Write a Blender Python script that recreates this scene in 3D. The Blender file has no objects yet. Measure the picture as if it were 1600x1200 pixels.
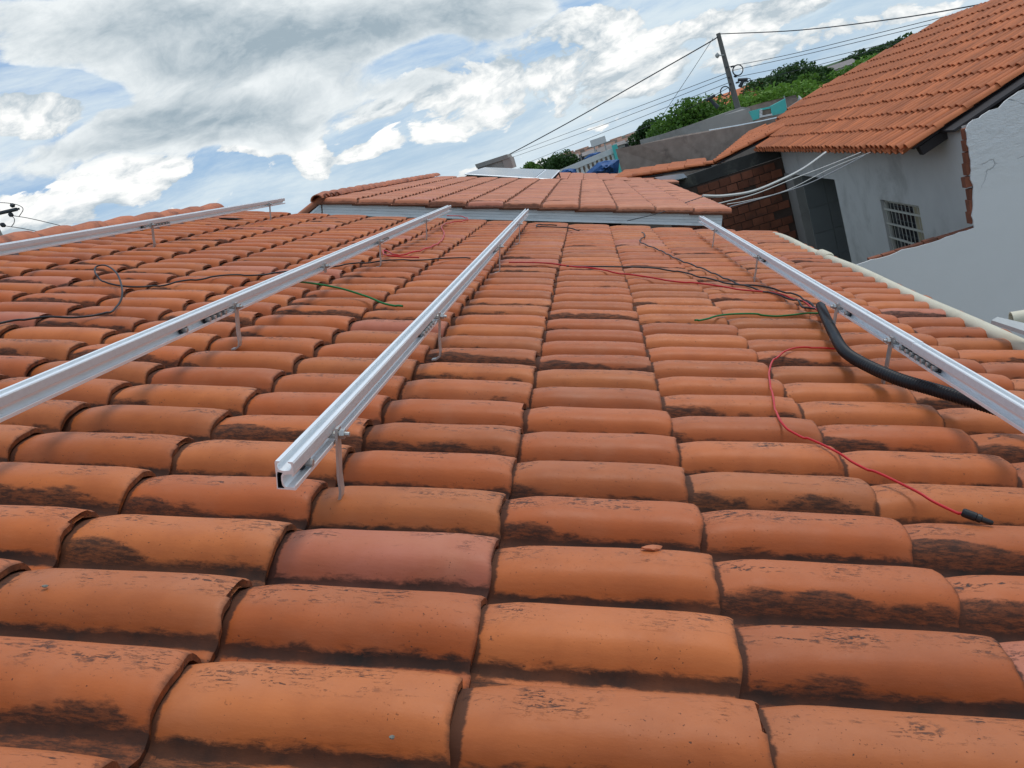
import bpy, bmesh, math, random
import numpy as np
from math import radians, sin, cos, pi
from mathutils import Vector, Matrix
rnd = random.Random(7)
sc = bpy.context.scene
C = sc.collection

# ------------------------------------------------------------------ camera
CAMZ = 4.6
F = 1200.0                                   # focal length in pixels of a 1600 px wide picture
_V = np.array([114., -368., F]); _V /= np.linalg.norm(_V)
_m = -.29; _w = -(_V[0] + _m*_V[1])/_V[2]
_H = np.array([1, _m, _w]); _H /= np.linalg.norm(_H)
_Z = np.cross(_H, _V)
MC = np.array([_H, _V, _Z])                  # rows: world axes in camera axes (x right, y down, z forward)
cam = bpy.data.cameras.new('camera'); camo = bpy.data.objects.new('camera', cam); C.objects.link(camo)
cam.sensor_width = 36; cam.lens = 36*F/1600; cam.clip_start = .05; cam.clip_end = 9000
R3 = MC @ np.diag([1, -1, -1])
camo.matrix_world = Matrix(((R3[0][0], R3[0][1], R3[0][2], 0), (R3[1][0], R3[1][1], R3[1][2], 0),
                            (R3[2][0], R3[2][1], R3[2][2], CAMZ), (0, 0, 0, 1)))
sc.camera = camo

# ------------------------------------------------------------------ light and exposure
SUN_EL, SUN_AZ = radians(62), radians(55)    # azimuth from +Y towards +X
SUNSTR = 1.3
sun = bpy.data.lights.new('sun', 'SUN'); sun.energy = SUNSTR; sun.angle = radians(14); sun.color = (1, .95, .88)
suno = bpy.data.objects.new('sun', sun); C.objects.link(suno)
sd = Vector((sin(SUN_AZ)*cos(SUN_EL), cos(SUN_AZ)*cos(SUN_EL), sin(SUN_EL)))
suno.rotation_euler = (-sd).to_track_quat('-Z', 'Y').to_euler(); suno.location = (20, 20, 60)
sc.view_settings.view_transform = 'Standard'; sc.view_settings.look = 'None'
sc.view_settings.exposure = 0; sc.view_settings.gamma = 1
sc.view_settings.use_curve_mapping = False

def ray(x, y): return MC @ np.array([x-800, y-600, F])
def at(x, y, Y): d = ray(x, y); q = d*Y/d[1]; return Vector((q[0], q[1], q[2]+CAMZ))
def atx(x, y, X): d = ray(x, y); q = d*X/d[0]; return Vector((q[0], q[1], q[2]+CAMZ))
def plane_hit(x, y, p, n):
    d = Vector(ray(x, y)); o = Vector((0, 0, CAMZ)); t = (Vector(p)-o).dot(n)/d.dot(n); return o+d*t
def project(q):
    c = MC.T @ (np.array(q) - np.array([0, 0, CAMZ])); 
    if c[2] < .05: return None
    return 800+F*c[0]/c[2], 600+F*c[1]/c[2], c[2]

# ------------------------------------------------------------------ node helpers
class NT:
    def __init__(s, tree): s.t = tree; s.n = tree.nodes; s.l = tree.links
    def put(s, inp, v):
        if v is None: return
        if isinstance(v, bpy.types.NodeSocket): s.l.new(v, inp)
        else: inp.default_value = v
    def node(s, kind, **k):
        n = s.n.new(kind)
        for a, b in k.items(): setattr(n, a, b)
        return n
    def m(s, op, a, b=None, c=None, clamp=False):
        n = s.node('ShaderNodeMath', operation=op, use_clamp=clamp)
        s.put(n.inputs[0], a); s.put(n.inputs[1], b); s.put(n.inputs[2], c); return n.outputs[0]
    def v(s, op, a, b=None, out=0):
        n = s.node('ShaderNodeVectorMath', operation=op); s.put(n.inputs[0], a)
        if b is not None: s.put(n.inputs[3 if op == 'SCALE' else 1], b)
        return n.outputs[out]
    def ss(s, x, a, b, lo=0., hi=1.):
        n = s.node('ShaderNodeMapRange', interpolation_type='SMOOTHSTEP')
        s.put(n.inputs[0], x)
        for i, q in enumerate((a, b, lo, hi)): s.put(n.inputs[i+1], q)
        return n.outputs[0]
    def noise(s, vec, scale, detail=4, rough=.55, dist=0., dim='3D'):
        n = s.node('ShaderNodeTexNoise', noise_dimensions=dim); s.put(n.inputs['Vector'], vec)
        n.inputs['Scale'].default_value = scale; n.inputs['Detail'].default_value = detail
        n.inputs['Roughness'].default_value = rough; n.inputs['Distortion'].default_value = dist
        return n.outputs['Fac']
    def mix(s, f, a, b, blend='MIX'):
        n = s.node('ShaderNodeMix', data_type='RGBA', blend_type=blend); s.put(n.inputs[0], f)
        for i, q in ((6, a), (7, b)):
            if isinstance(q, tuple) and len(q) == 3: q = (*q, 1)
            s.put(n.inputs[i], q)
        return n.outputs[2]
    def mapping(s, vec, loc=(0,0,0), rot=(0,0,0), scale=(1,1,1), kind='POINT'):
        n = s.node('ShaderNodeMapping', vector_type=kind); s.put(n.inputs[0], vec)
        n.inputs[1].default_value = loc; n.inputs[2].default_value = rot; n.inputs[3].default_value = scale
        return n.outputs[0]

# ------------------------------------------------------------------ sky
w = bpy.data.worlds.new('World'); sc.world = w; w.use_nodes = True
nt = NT(w.node_tree); w.node_tree.nodes.clear()
SKYSTR = .12
out = nt.node('ShaderNodeOutputWorld'); bg = nt.node('ShaderNodeBackground'); bg.inputs[1].default_value = SKYSTR
nt.l.new(bg.outputs[0], out.inputs[0])
sky = nt.node('ShaderNodeTexSky', sky_type='NISHITA'); sky.sun_disc = False
sky.sun_elevation = SUN_EL; sky.sun_rotation = SUN_AZ; sky.air_density = 1.2; sky.dust_density = 1.2
tc = nt.node('ShaderNodeTexCoord'); D = tc.outputs['Generated']
sepd = nt.node('ShaderNodeSeparateXYZ'); nt.put(sepd.inputs[0], D); DZ = sepd.outputs[2]
# the cloud field is laid out on a sky dome: wisps flatten towards the horizon
Pp = nt.mapping(D, scale=(1, 1, 2.1))
warpn = nt.node('ShaderNodeTexNoise'); nt.put(warpn.inputs['Vector'], Pp); warpn.inputs['Scale'].default_value = 3.2; warpn.inputs['Detail'].default_value = 5
warp = nt.v('SCALE', nt.v('SUBTRACT', warpn.outputs['Color'], (.5, .5, .5)), .22)
PW = nt.v('ADD', Pp, warp)
def lobe(px, py, rx, ry, ang=0):
    """1 inside an oval patch of sky round the direction (px, py), 0 well outside; rx, ry in picture pixels"""
    c = Vector(ray(px, py)).normalized()
    e1 = (Vector(ray(px+cos(ang), py-sin(ang))).normalized()-c).normalized()
    e2 = c.cross(e1).normalized(); e1 = e2.cross(c).normalized()
    rot = Matrix((e1, e2, c)).transposed().to_euler('XYZ')
    dd = Vector(ray(px, py)).length
    DW2 = nt.v('ADD', D, nt.v('SCALE', warp, .35))
    q = nt.mapping(DW2, loc=tuple(c), rot=tuple(rot), scale=(rx/dd, ry/dd, .6), kind='TEXTURE')
    return nt.ss(nt.v('LENGTH', q, out=1), 1.25, .35)
def addl(lst):
    tot = None
    for a, *k in lst:
        x = nt.m('MULTIPLY', lobe(*k), a); tot = x if tot is None else nt.m('ADD', tot, x)
    return tot
T = radians
LG = addl([(-.8, 480, 290, 150, 22, T(15)), (.95, 520, 115, 400, 85, T(12)), (.8, 170, 50, 330, 70, T(-3)), (1.0, 290, 195, 240, 52, T(-4)), (.8, 470, 30, 380, 80, T(8)),
           (.6, 70, 235, 110, 34, 0), (-1.6, 60, 128, 120, 26, T(-8)), (-.8, 70, 165, 80, 34, 0), (-.7, 330, 268, 100, 30, T(20)), (.7, 780, 15, 110, 42, T(15)), (-.8, 650, 95, 90, 22, T(22))])
LW = addl([(1.1, 60, 165, 78, 38, 0), (.9, 195, 268, 105, 48, T(5)), (.7, 430, 222, 110, 22, T(12)), (.75, 690, 135, 230, 36, T(14)), (.45, 1000, 90, 330, 60, T(14)), (.3, 900, 190, 260, 30, T(17)), (.3, 650, 200, 200, 26, T(14)),
           (.9, 500, 248, 34, 50, T(30)), (.6, 590, 230, 60, 14, T(15)), (.6, 730, 262, 60, 14, T(15)), (.8, 50, 325, 80, 36, 0), (.6, 900, 40, 120, 26, T(12)), (.75, 1010, 120, 50, 40, T(25)),
           (.5, 1230, 85, 150, 22, T(16)), (.4, 1180, 35, 150, 22, T(14)), (.5, 690, 245, 90, 14, T(15)), (.5, 1450, 20, 120, 22, T(16)),
           (-1.2, 95, 118, 120, 24, T(-8)), (-.8, 560, 290, 260, 26, T(17)), (-.9, 345, 280, 80, 30, T(20)), (-.9, 620, 62, 50, 30, 0), (-.7, 760, 60, 110, 14, T(20))])
cl = lambda sc_, det, r=.6, off=(0,0,0): nt.noise(nt.v('ADD', PW, off) if off != (0,0,0) else PW, sc_, det, r)
cen = lambda x, k: nt.m('MULTIPLY', nt.m('SUBTRACT', x, .5), k)
add = lambda *a: a[0] if len(a) == 1 else nt.m('ADD', a[0], add(*a[1:]))
# thin high veil, streaked along the horizon
vs = nt.mapping(D, rot=(0, T(8), T(25)), scale=(1.3, 1.3, 8))
veil = nt.m('MULTIPLY', nt.ss(nt.noise(nt.v('ADD', vs, nt.v('SCALE', warp, 1.6)), 1.7, 9, .66), .33, .64), .90)
near_h = nt.ss(DZ, .0, .20, 1., 0.)
n1 = cl(3.2, 4, .5); n2 = cl(9.0, 10, .62); n3 = nt.noise(nt.v('ADD', nt.mapping(D, scale=(1, 1, 1.5)), nt.v('SCALE', warp, .5)), 24., 6, .6)
so = tuple(Vector((sd.x*.25, sd.y*.25, .9)).normalized()*.022)
n2s = cl(9.0, 10, .62, so); n1s = cl(3.2, 4, .5, tuple(3*x for x in so))
relief = add(nt.m('MULTIPLY', nt.m('SUBTRACT', n2, n2s), 4.), nt.m('MULTIPLY', nt.m('SUBTRACT', n1, n1s), 1.6))
dw = add(cen(n1, 1.7), cen(n2, 2.6), cen(n3, 1.0), LW, .0)
mw = nt.ss(dw, .30, .45)
dg = add(cen(n1, 1.3), cen(n2, 1.7), cen(n3, .7), LG, -.15)
mg = nt.ss(dg, .18, .58)
blue = nt.mix(.6, sky.outputs[0], (1.15, 2.95, 6.2))
blue = nt.mix(nt.m('MULTIPLY', near_h, .65), blue, (4.3, 5.8, 7.0))
colv = nt.mix(veil, blue, (6.3, 7.1, 7.5))
bw = add(nt.ss(dw, .3, 1.2, .45, .9), relief, cen(n3, 1.6), -.12)
bw = nt.m('MULTIPLY', bw, 1., clamp=True)
white = nt.mix(bw, (4.2, 4.9, 5.4), (9.0, 9.0, 8.8))
colw = nt.mix(mw, colv, white)
gb = add(nt.ss(dg, .25, 1.8, .08, .88), cen(n2, -1.3), nt.m('MULTIPLY', relief, -.45), cen(n1, -.9))
gb = nt.m('MULTIPLY', gb, 1., clamp=True)
grey = nt.mix(gb, (7.2, 7.6, 7.75), (3.0, 3.75, 4.3))
col = nt.mix(mg, colw, grey)
nt.l.new(col, bg.inputs[0])

# ------------------------------------------------------------------ materials
def mat(name, color, rough=.7, metal=0., spec=.4, var=.12, scale=6., bump=.2, bscale=60., dark=None, dscale=2., damt=.5, coords='Object', bdist=.003):
    m = bpy.data.materials.new(name); m.use_nodes = True; t = NT(m.node_tree); b = m.node_tree.nodes['Principled BSDF']
    co = t.node('ShaderNodeTexCoord').outputs[coords]; oi = t.node('ShaderNodeObjectInfo').outputs['Random']
    co = t.v('ADD', co, t.v('SCALE', (7., 3., 5.), oi))
    n = t.noise(co, scale, 6, .6)
    c = t.mix(n, tuple(x*(1-var*1.6) for x in color), tuple(min(1, x*(1+var*1.6)) for x in color))
    v2 = t.m('ADD', 1-var*.6, t.m('MULTIPLY', oi, var*1.2)); 
    c = t.mix(1., c, t.node_rgb(v2) if hasattr(t, 'node_rgb') else c, 'MIX') if False else c
    hsv = t.node('ShaderNodeHueSaturation'); t.put(hsv.inputs['Color'], c); t.put(hsv.inputs['Value'], v2); c = hsv.outputs[0]
    if dark:
        d = t.ss(t.noise(co, dscale, 8, .65, .4), .48, .72); c = t.mix(t.m('MULTIPLY', d, damt), c, dark)
    t.put(b.inputs['Base Color'], c)
    b.inputs['Roughness'].default_value = rough; b.inputs['Metallic'].default_value = metal; b.inputs['Specular IOR Level'].default_value = spec
    if bump:
        bp = t.node('ShaderNodeBump'); bp.inputs['Strength'].default_value = bump; bp.inputs['Distance'].default_value = bdist
        t.put(bp.inputs['Height'], t.noise(co, bscale, 6, .65)); t.put(b.inputs['Normal'], bp.outputs[0])
    return m

def tile_material(name, A, B, streak=1., moss=1.):
    m = bpy.data.materials.new(name); m.use_nodes = True; t = NT(m.node_tree); b = m.node_tree.nodes['Principled BSDF']
    co = t.node('ShaderNodeTexCoord'); uv = co.outputs['UV']; ob = co.outputs['Object']
    oi = t.node('ShaderNodeObjectInfo').outputs['Random']
    at_ = t.node('ShaderNodeAttribute'); at_.attribute_name = 'rnd'
    r = t.m('FRACT', t.m('ADD', oi, at_.outputs['Fac']))
    r2 = t.m('FRACT', t.m('MULTIPLY', r, 17.31)); r3 = t.m('FRACT', t.m('MULTIPLY', r, 91.7)); r4 = t.m('FRACT', t.m('MULTIPLY', r, 43.1))
    P = t.v('ADD', ob, t.v('SCALE', (11., 5., 7.), r))
    c = t.mix(t.ss(r2, .1, 1.), A, B)
    pink = t.m('GREATER_THAN', r4, .94); c = t.mix(t.m('MULTIPLY', pink, .55), c, (.40, .15, .115))
    c = t.mix(t.m('MULTIPLY', t.ss(t.noise(P, 9, 5, .6), .35, .75), .5), c, tuple(x*.72 for x in A))
    c = t.mix(t.m('MULTIPLY', t.ss(t.noise(P, 4, 4, .6), .5, .8), .35), c, (.50, .22, .12))
    hsv = t.node('ShaderNodeHueSaturation'); t.put(hsv.inputs['Color'], c); t.put(hsv.inputs['Value'], t.m('ADD', .84, t.m('MULTIPLY', r4, .3))); c = hsv.outputs[0]
    s = t.node('ShaderNodeSeparateXYZ'); t.put(s.inputs[0], uv); U, W = s.outputs[0], s.outputs[1]
    # cracks and rub marks running down the tile
    c = t.mix(t.m('MULTIPLY', t.ss(W, .46, .64), t.m('ADD', .06, t.m('MULTIPLY', t.noise(P, 13, 5, .65), .40))), c, (.60, .235, .115))  # crest painted paler: weathered dust plus the sheen of the sky
    def crackset(sc3, k, wdt, msk):
        q = t.noise(t.mapping(P, scale=sc3), k, 7, .62, .5)
        return t.m('MULTIPLY', t.ss(t.m('ABSOLUTE', t.m('SUBTRACT', q, .5)), wdt, wdt*.3), msk)
    reg = t.ss(t.noise(P, 6.5, 5, .65), .44, .60)
    brk = t.ss(t.noise(t.mapping(P, scale=(1, 1.6, 1.6)), 85, 4, .6), .47, .56)
    crest = t.ss(t.m('ABSOLUTE', t.m('SUBTRACT', W, .72)), .22, .06)
    line = t.m('MULTIPLY', crackset((2.2, 15, 15), 1.7, .030, brk), t.m('MULTIPLY', reg, crest))
    rub = t.m('MULTIPLY', t.ss(t.noise(t.mapping(P, scale=(55, 210, 210)), 1., 8, .75, .6), .54, .565), t.m('MULTIPLY', t.ss(t.noise(t.v('ADD', P, (4., 2., 9.)), 9, 5, .7), .50, .63), crest))
    speck = t.m('MULTIPLY', t.ss(t.noise(P, 210, 3, .6), .655, .69), t.ss(t.noise(P, 15, 5, .7), .45, .62))
    marks = t.m('MULTIPLY', t.m('MAXIMUM', t.m('MAXIMUM', line, t.m('MULTIPLY', rub, .95)), t.m('MULTIPLY', speck, .9)), .97*streak, clamp=True)
    c = t.mix(marks, c, (.035, .016, .011))
    # black lichen in the foot of the roll and in the pan
    fr = t.noise(t.mapping(P, scale=(10, 26, 26)), 2.2, 9, .72, .3)
    lowf = t.noise(t.mapping(P, scale=(1, 1, 1)), 6.5, 2, .5)
    edge = t.m('ADD', .165, t.m('ADD', t.m('MULTIPLY', t.m('SUBTRACT', fr, .5), .17), t.m('ADD', t.m('ADD', t.m('MULTIPLY', t.m('SUBTRACT', lowf, .5), .30), t.m('MULTIPLY', t.m('SUBTRACT', .6, U), .10)), t.m('MULTIPLY', t.m('POWER', r3, 1.8), .25))))
    mm = t.ss(t.m('SUBTRACT', edge, t.m('SUBTRACT', W, .04)), -.012, .03)
    fade = t.m('ADD', .5, t.m('MULTIPLY', t.ss(t.noise(t.mapping(P, scale=(14, 60, 60)), 2.5, 8, .8), .35, .6), .45))
    back = t.ss(W, .93, 1.0)
    jn = t.ss(t.m('ADD', U, t.m('MULTIPLY', fr, .045)), .164, .152)   # dark joint line where the tile above ends
    ends = t.m('MULTIPLY', t.ss(t.m('SUBTRACT', U, t.m('MULTIPLY', fr, .05)), .955, .985), .8)
    foot = t.ss(t.m('ABSOLUTE', t.m('SUBTRACT', t.m('ADD', W, t.m('MULTIPLY', t.m('SUBTRACT', fr, .5), .10)), .285)), .050, .022)
    md = t.m('MAXIMUM', t.m('MAXIMUM', t.m('MULTIPLY', mm, fade), t.m('MULTIPLY', foot, t.m('ADD', .62, t.m('MULTIPLY', t.noise(P, 11, 5, .6), .6)))), t.m('MAXIMUM', t.m('MULTIPLY', jn, .85), t.m('MAXIMUM', ends, t.m('MULTIPLY', back, .6))))
    c = t.mix(t.m('MULTIPLY', md, .96*moss, clamp=True), c, (.022, .015, .012))
    t.put(b.inputs['Base Color'], c)
    ro = t.m('ADD', .40, t.m('MULTIPLY', t.noise(P, 20, 4, .6), .25)); ro = t.m('ADD', ro, t.m('MULTIPLY', md, .3)); t.put(b.inputs['Roughness'], ro)
    b.inputs['Specular IOR Level'].default_value = .36
    h = t.m('ADD', t.m('MULTIPLY', t.noise(t.mapping(P, scale=(40, 130, 130)), 1., 6, .7), .5), t.m('MULTIPLY', marks, -1.4))
    h = t.m('ADD', h, t.m('MULTIPLY', t.noise(P, 12, 3, .5), .9))
    bp = t.node('ShaderNodeBump'); bp.inputs['Strength'].default_value = .5; bp.inputs['Distance'].default_value = .0018
    t.put(bp.inputs['Height'], h); t.put(b.inputs['Normal'], bp.outputs[0])
    return m

M = {}
M['tile'] = tile_material('terracotta_roof', (.45, .102, .020), (.53, .150, .036))
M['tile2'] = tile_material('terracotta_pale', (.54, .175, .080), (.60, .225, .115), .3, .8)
M['cap'] = mat('ridge_terracotta', (.50, .155, .065), .6, var=.25, scale=14, dark=(.06, .025, .02), dscale=9, damt=.8, bump=.4, bscale=70)
M['chan'] = mat('channel_terracotta', (.50, .145, .048), .7, var=.3, scale=3, dark=(.30, .09, .04), dscale=1.2, damt=.5, bump=.3, bscale=50)
M['mortar'] = mat('ridge_mortar', (.12, .09, .09), .9, var=.3, scale=30, bump=.8, bscale=60, bdist=.01)
M['deck'] = mat('dark_boarding', (.035, .025, .02), .9)
M['alu'] = mat('anodised_aluminium', (.90, .92, .93), .42, .38, var=.05, scale=14, bump=.12, bscale=260, bdist=.0006)
M['knurl'] = mat('serrated_aluminium', (.72, .73, .73), .6, .2, var=.08, scale=90, bump=.9, bscale=900, bdist=.001)
M['steel'] = mat('stainless_steel', (.50, .50, .48), .4, .6, var=.15, scale=30, bump=.1)
M['blacksteel_and_shade'] = mat('black_steel_and_cavity_shade', (.03, .03, .035), .6, .3)  # black steel parts, and the painted shade inside the rail hollows
def plain(n, c, r=.5, **k): M[n] = mat(n, c, r, **k)
plain('red_pvc', (.55, .016, .018), .35, bump=0); plain('black_pvc', (.018, .016, .016), .45, bump=0)
plain('green_pvc', (.012, .16, .035), .4, bump=0); plain('conduit', (.010, .010, .012), .5, bump=.2)
plain('cream', (.68, .62, .47), .6, var=.1, dark=(.42, .36, .25), dscale=4, damt=.45, bump=.3, bscale=30)
plain('greymetal', (.45, .46, .44), .6, dark=(.25, .24, .22), dscale=12)
plain('pvc_lining', (.86, .90, .90), .5, var=.06, dark=(.40, .42, .40), dscale=3, damt=.35, bump=.1)
plain('brown_wall', (.20, .155, .12), .9, var=.2, dark=(.10, .075, .06), dscale=2)
plain('render_grey', (.66, .64, .60), .9, var=.07, scale=2, dark=(.40, .385, .35), dscale=1.1, damt=.7, bump=.5, bscale=25)
plain('brick', (.25, .085, .045), .85, var=.35, scale=4, dark=(.10, .05, .035), dscale=2.5, damt=.75, bump=.5, bscale=40)
plain('brick_mortar', (.10, .065, .05), .95, var=.25)
plain('soot', (.062, .060, .054), .95, var=.35, scale=2, dark=(.22, .21, .16), dscale=1.6, damt=.5, bump=.5, bscale=20)
plain('plaster_brown', (.35, .28, .23), .95, var=.3, scale=4, dark=(.11, .085, .07), dscale=1.3, damt=.85, bump=.5, bscale=15)
plain('plaster_grey', (.34, .32, .29), .95, var=.15, scale=1.2, dark=(.20, .18, .16), dscale=.9, damt=.7, bump=.4, bscale=15)
plain('whitewash', (.72, .72, .70), .8, var=.06, dark=(.45, .44, .40), dscale=1.5, damt=.4)
plain('turquoise', (.10, .56, .50), .7, var=.06, dark=(.2, .45, .4), dscale=2, damt=.3)
plain('ceramic_grey', (.26, .27, .26), .5, var=.12, scale=1.5)
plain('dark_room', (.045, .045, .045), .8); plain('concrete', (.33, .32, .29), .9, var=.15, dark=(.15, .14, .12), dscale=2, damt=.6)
plain('pole_concrete', (.15, .145, .13), .9, var=.2); plain('white_metal', (.60, .58, .50), .5, var=.05); plain('curtain', (.42, .36, .24), .9, var=.2)
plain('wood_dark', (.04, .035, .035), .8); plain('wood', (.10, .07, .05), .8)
plain('tarp', (.02, .09, .26), .5, var=.25, scale=1.2, dark=(.01, .04, .10), dscale=1.5, damt=.6, bump=.5, bscale=4, bdist=.1)
plain('pale_plastic', (.58, .64, .66), .6); plain('wire_white', (.62, .62, .58), .6, bump=0); plain('wire_grey', (.30, .31, .32), .6, bump=0); plain('wire_dark', (.05, .055, .06), .6, bump=0)
plain('hill_green', (.045, .085, .025), 1., var=.4, scale=.08, dark=(.02, .045, .015), dscale=.15, damt=.8); plain('bark', (.09, .065, .045), .9, var=.2); plain('far_roof', (.30, .17, .12), .9, var=.25, scale=1); plain('far_roof_grey', (.28, .25, .23), .9, var=.2, scale=1)
plain('far_wall', (.50, .47, .42), .9, var=.15, scale=1); plain('lamp_glass', (.5, .5, .5), .3); plain('stone', (.20, .20, .17), .9)
def glassmat():
    m = mat('window_glass', (.03, .035, .04), .08, var=.05, bump=0, spec=.6); return m
M['glass'] = glassmat()
M['pv'] = mat('solar_glass', (.06, .07, .09), .10, spec=1., var=.05, bump=0)
def leafmat(n, a, b_):
    m = bpy.data.materials.new(n); m.use_nodes = True; t = NT(m.node_tree); b = m.node_tree.nodes['Principled BSDF']
    co = t.node('ShaderNodeTexCoord').outputs['Object']; at_ = t.node('ShaderNodeAttribute'); at_.attribute_name = 'rnd'
    f = t.m('ADD', t.m('MULTIPLY', at_.outputs['Fac'], .6), t.m('MULTIPLY', t.noise(co, .9, 3), .5), clamp=True)
    t.put(b.inputs['Base Color'], t.mix(f, a, b_)); b.inputs['Roughness'].default_value = .6; b.inputs['Specular IOR Level'].default_value = .3
    tr = t.node('ShaderNodeBsdfTranslucent'); t.put(tr.inputs[0], t.mix(f, a, b_)); mx = t.node('ShaderNodeMixShader'); mx.inputs[0].default_value = .3
    t.l.new(b.outputs[0], mx.inputs[1]); t.l.new(tr.outputs[0], mx.inputs[2]); t.l.new(mx.outputs[0], m.node_tree.nodes['Material Output'].inputs[0]); return m
M['leaf'] = leafmat('leaf_green', (.030, .075, .012), (.13, .26, .035)); M['leafd'] = leafmat('leaf_dark', (.018, .045, .014), (.06, .13, .03))
M['leafb'] = leafmat('leaf_bright', (.05, .13, .014), (.20, .36, .05))
def frontmat():
    """white-washed wall, rough and cracked plaster in the upper part, smooth below"""
    m = bpy.data.materials.new('cracked_whitewash'); m.use_nodes = True; t = NT(m.node_tree); b = m.node_tree.nodes['Principled BSDF']
    g = t.node('ShaderNodeNewGeometry').outputs['Position']; s = t.node('ShaderNodeSeparateXYZ'); t.put(s.inputs[0], g)
    up = t.ss(t.m('ADD', s.outputs[2], t.m('MULTIPLY', t.noise(g, 1.6, 5), .9)), CAMZ-1.62, CAMZ-1.02)
    n = t.noise(g, 2.2, 6, .6); c = t.mix(n, (.79, .775, .74), (.85, .835, .80)); c = t.mix(up, c, t.mix(n, (.80, .79, .765), (.88, .87, .84)))
    vo = t.node('ShaderNodeTexVoronoi', feature='DISTANCE_TO_EDGE'); vo.inputs['Scale'].default_value = 1.15
    wn = t.node('ShaderNodeTexNoise'); t.put(wn.inputs['Vector'], g); wn.inputs['Scale'].default_value = 4; wn.inputs['Detail'].default_value = 7
    t.put(vo.inputs['Vector'], t.v('ADD', t.mapping(g, scale=(1, 1, 1.9)), t.v('SCALE', wn.outputs['Color'], .45)))
    cr = t.m('MULTIPLY', t.ss(vo.outputs['Distance'], .016, .004), t.m('MULTIPLY', up, t.ss(t.noise(g, 1.4, 3), .40, .50)))
    c = t.mix(t.m('MULTIPLY', cr, .8), c, (.12, .12, .12)); t.put(b.inputs['Base Color'], c); b.inputs['Roughness'].default_value = .9
    h = t.m('ADD', t.m('MULTIPLY', t.noise(t.mapping(g, scale=(1, 1, 2)), 6, 8, .68), t.m('ADD', .12, t.m('MULTIPLY', up, 1.3))), t.m('MULTIPLY', cr, -.6))
    bp = t.node('ShaderNodeBump'); bp.inputs['Strength'].default_value = .7; bp.inputs['Distance'].default_value = .03; t.put(bp.inputs['Height'], h); t.put(b.inputs['Normal'], bp.outputs[0])
    return m
M['front'] = frontmat()
def groundmat():
    m = bpy.data.materials.new('earth_and_grass'); m.use_nodes = True; t = NT(m.node_tree); b = m.node_tree.nodes['Principled BSDF']
    g = t.node('ShaderNodeNewGeometry').outputs['Position']
    c = t.mix(t.ss(t.noise(g, .05, 8, .6), .42, .58), (.12, .085, .055), (.04, .07, .022)); t.put(b.inputs['Base Color'], c); b.inputs['Roughness'].default_value = 1
    return m
M['ground'] = groundmat()

# ------------------------------------------------------------------ mesh helpers
class MB:
    def __init__(s): s.v = []; s.f = []; s.uv = []; s.r = []; s.has = False
    def add(s, vs, fs, uv=None, r=0.):
        o = len(s.v); s.v += [tuple(x) for x in vs]; s.f += [tuple(i+o for i in f) for f in fs]
        s.uv += list(uv) if uv is not None else [(0, 0)]*len(vs); s.r += [r]*len(vs)
        if uv is not None or r: s.has = True
        return s
    def box(s, a, b, r=0.):
        (x0, y0, z0), (x1, y1, z1) = a, b
        return s.add([(x0,y0,z0),(x1,y0,z0),(x1,y1,z0),(x0,y1,z0),(x0,y0,z1),(x1,y0,z1),(x1,y1,z1),(x0,y1,z1)],
                     [(0,3,2,1),(4,5,6,7),(0,1,5,4),(1,2,6,5),(2,3,7,6),(3,0,4,7)], None, r)
    def hexa(s, q, d):
        """a slab: polygon q extruded by vector d"""
        n = len(q); vs = [Vector(p) for p in q]; vs += [p+Vector(d) for p in vs]
        return s.add(vs, [tuple(range(n-1, -1, -1)), tuple(range(n, 2*n))]+[(i, (i+1) % n, (i+1) % n+n, i+n) for i in range(n)])
    def tube(s, pts, r, n=8, cap=True):
        pts = [Vector(p) for p in pts]; m = len(pts); rs = r if isinstance(r, (list, tuple)) else [r]*m
        vs = []; fs = []; ref = Vector((0, 0, 1))
        t0 = (pts[1]-pts[0]).normalized()
        if abs(t0.dot(ref)) > .9: ref = Vector((1, 0, 0))
        a = t0.cross(ref).normalized()
        for i in range(m):
            t = (pts[min(i+1, m-1)]-pts[max(i-1, 0)]).normalized()
            a = (a-t*a.dot(t)).normalized(); b = t.cross(a)
            for k in range(n):
                g = 2*pi*k/n; vs.append(pts[i]+(a*cos(g)+b*sin(g))*rs[i])
        for i in range(m-1):
            for k in range(n): fs.append((i*n+k, i*n+(k+1) % n, (i+1)*n+(k+1) % n, (i+1)*n+k))
        if cap: fs += [tuple(range(n-1, -1, -1)), tuple(range((m-1)*n, m*n))]
        return s.add(vs, fs)
    def mesh(s, name, material, smooth=False, sharp=40):
        me = bpy.data.meshes.new(name); me.from_pydata(s.v, [], s.f)
        if s.has:
            uvl = me.uv_layers.new(name='UVMap'); idx = np.empty(len(me.loops), dtype=np.int32); me.loops.foreach_get('vertex_index', idx)
            uvl.data.foreach_set('uv', np.array(s.uv, dtype=np.float32)[idx].ravel())
            a = me.attributes.new('rnd', 'FLOAT', 'POINT'); a.data.foreach_set('value', np.array(s.r, dtype=np.float32))
        me.materials.append(M[material] if isinstance(material, str) else material)
        if smooth:
            me.polygons.foreach_set('use_smooth', [True]*len(me.polygons)); me.update(); me.set_sharp_from_angle(angle=radians(sharp))
        me.update(); return me
    def build(s, name, material, parent=None, smooth=False, kind=None, loc=None, sharp=40):
        return place(name, s.mesh(name, material, smooth, sharp), parent, kind, loc)
def place(name, me, parent=None, kind=None, loc=None):
    o = bpy.data.objects.new(name, me); C.objects.link(o); o.parent = parent
    if kind: o['kind'] = kind
    if loc is not None: o.location = loc
    return o
def tag(o, label, cat, group=None):
    o['label'] = label; o['category'] = cat
    if group: o['group'] = group
    return o
def thing(name, label, cat, loc=(0, 0, 0), group=None):
    o = bpy.data.objects.new(name, None); C.objects.link(o); o.location = loc; return tag(o, label, cat, group)
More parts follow.
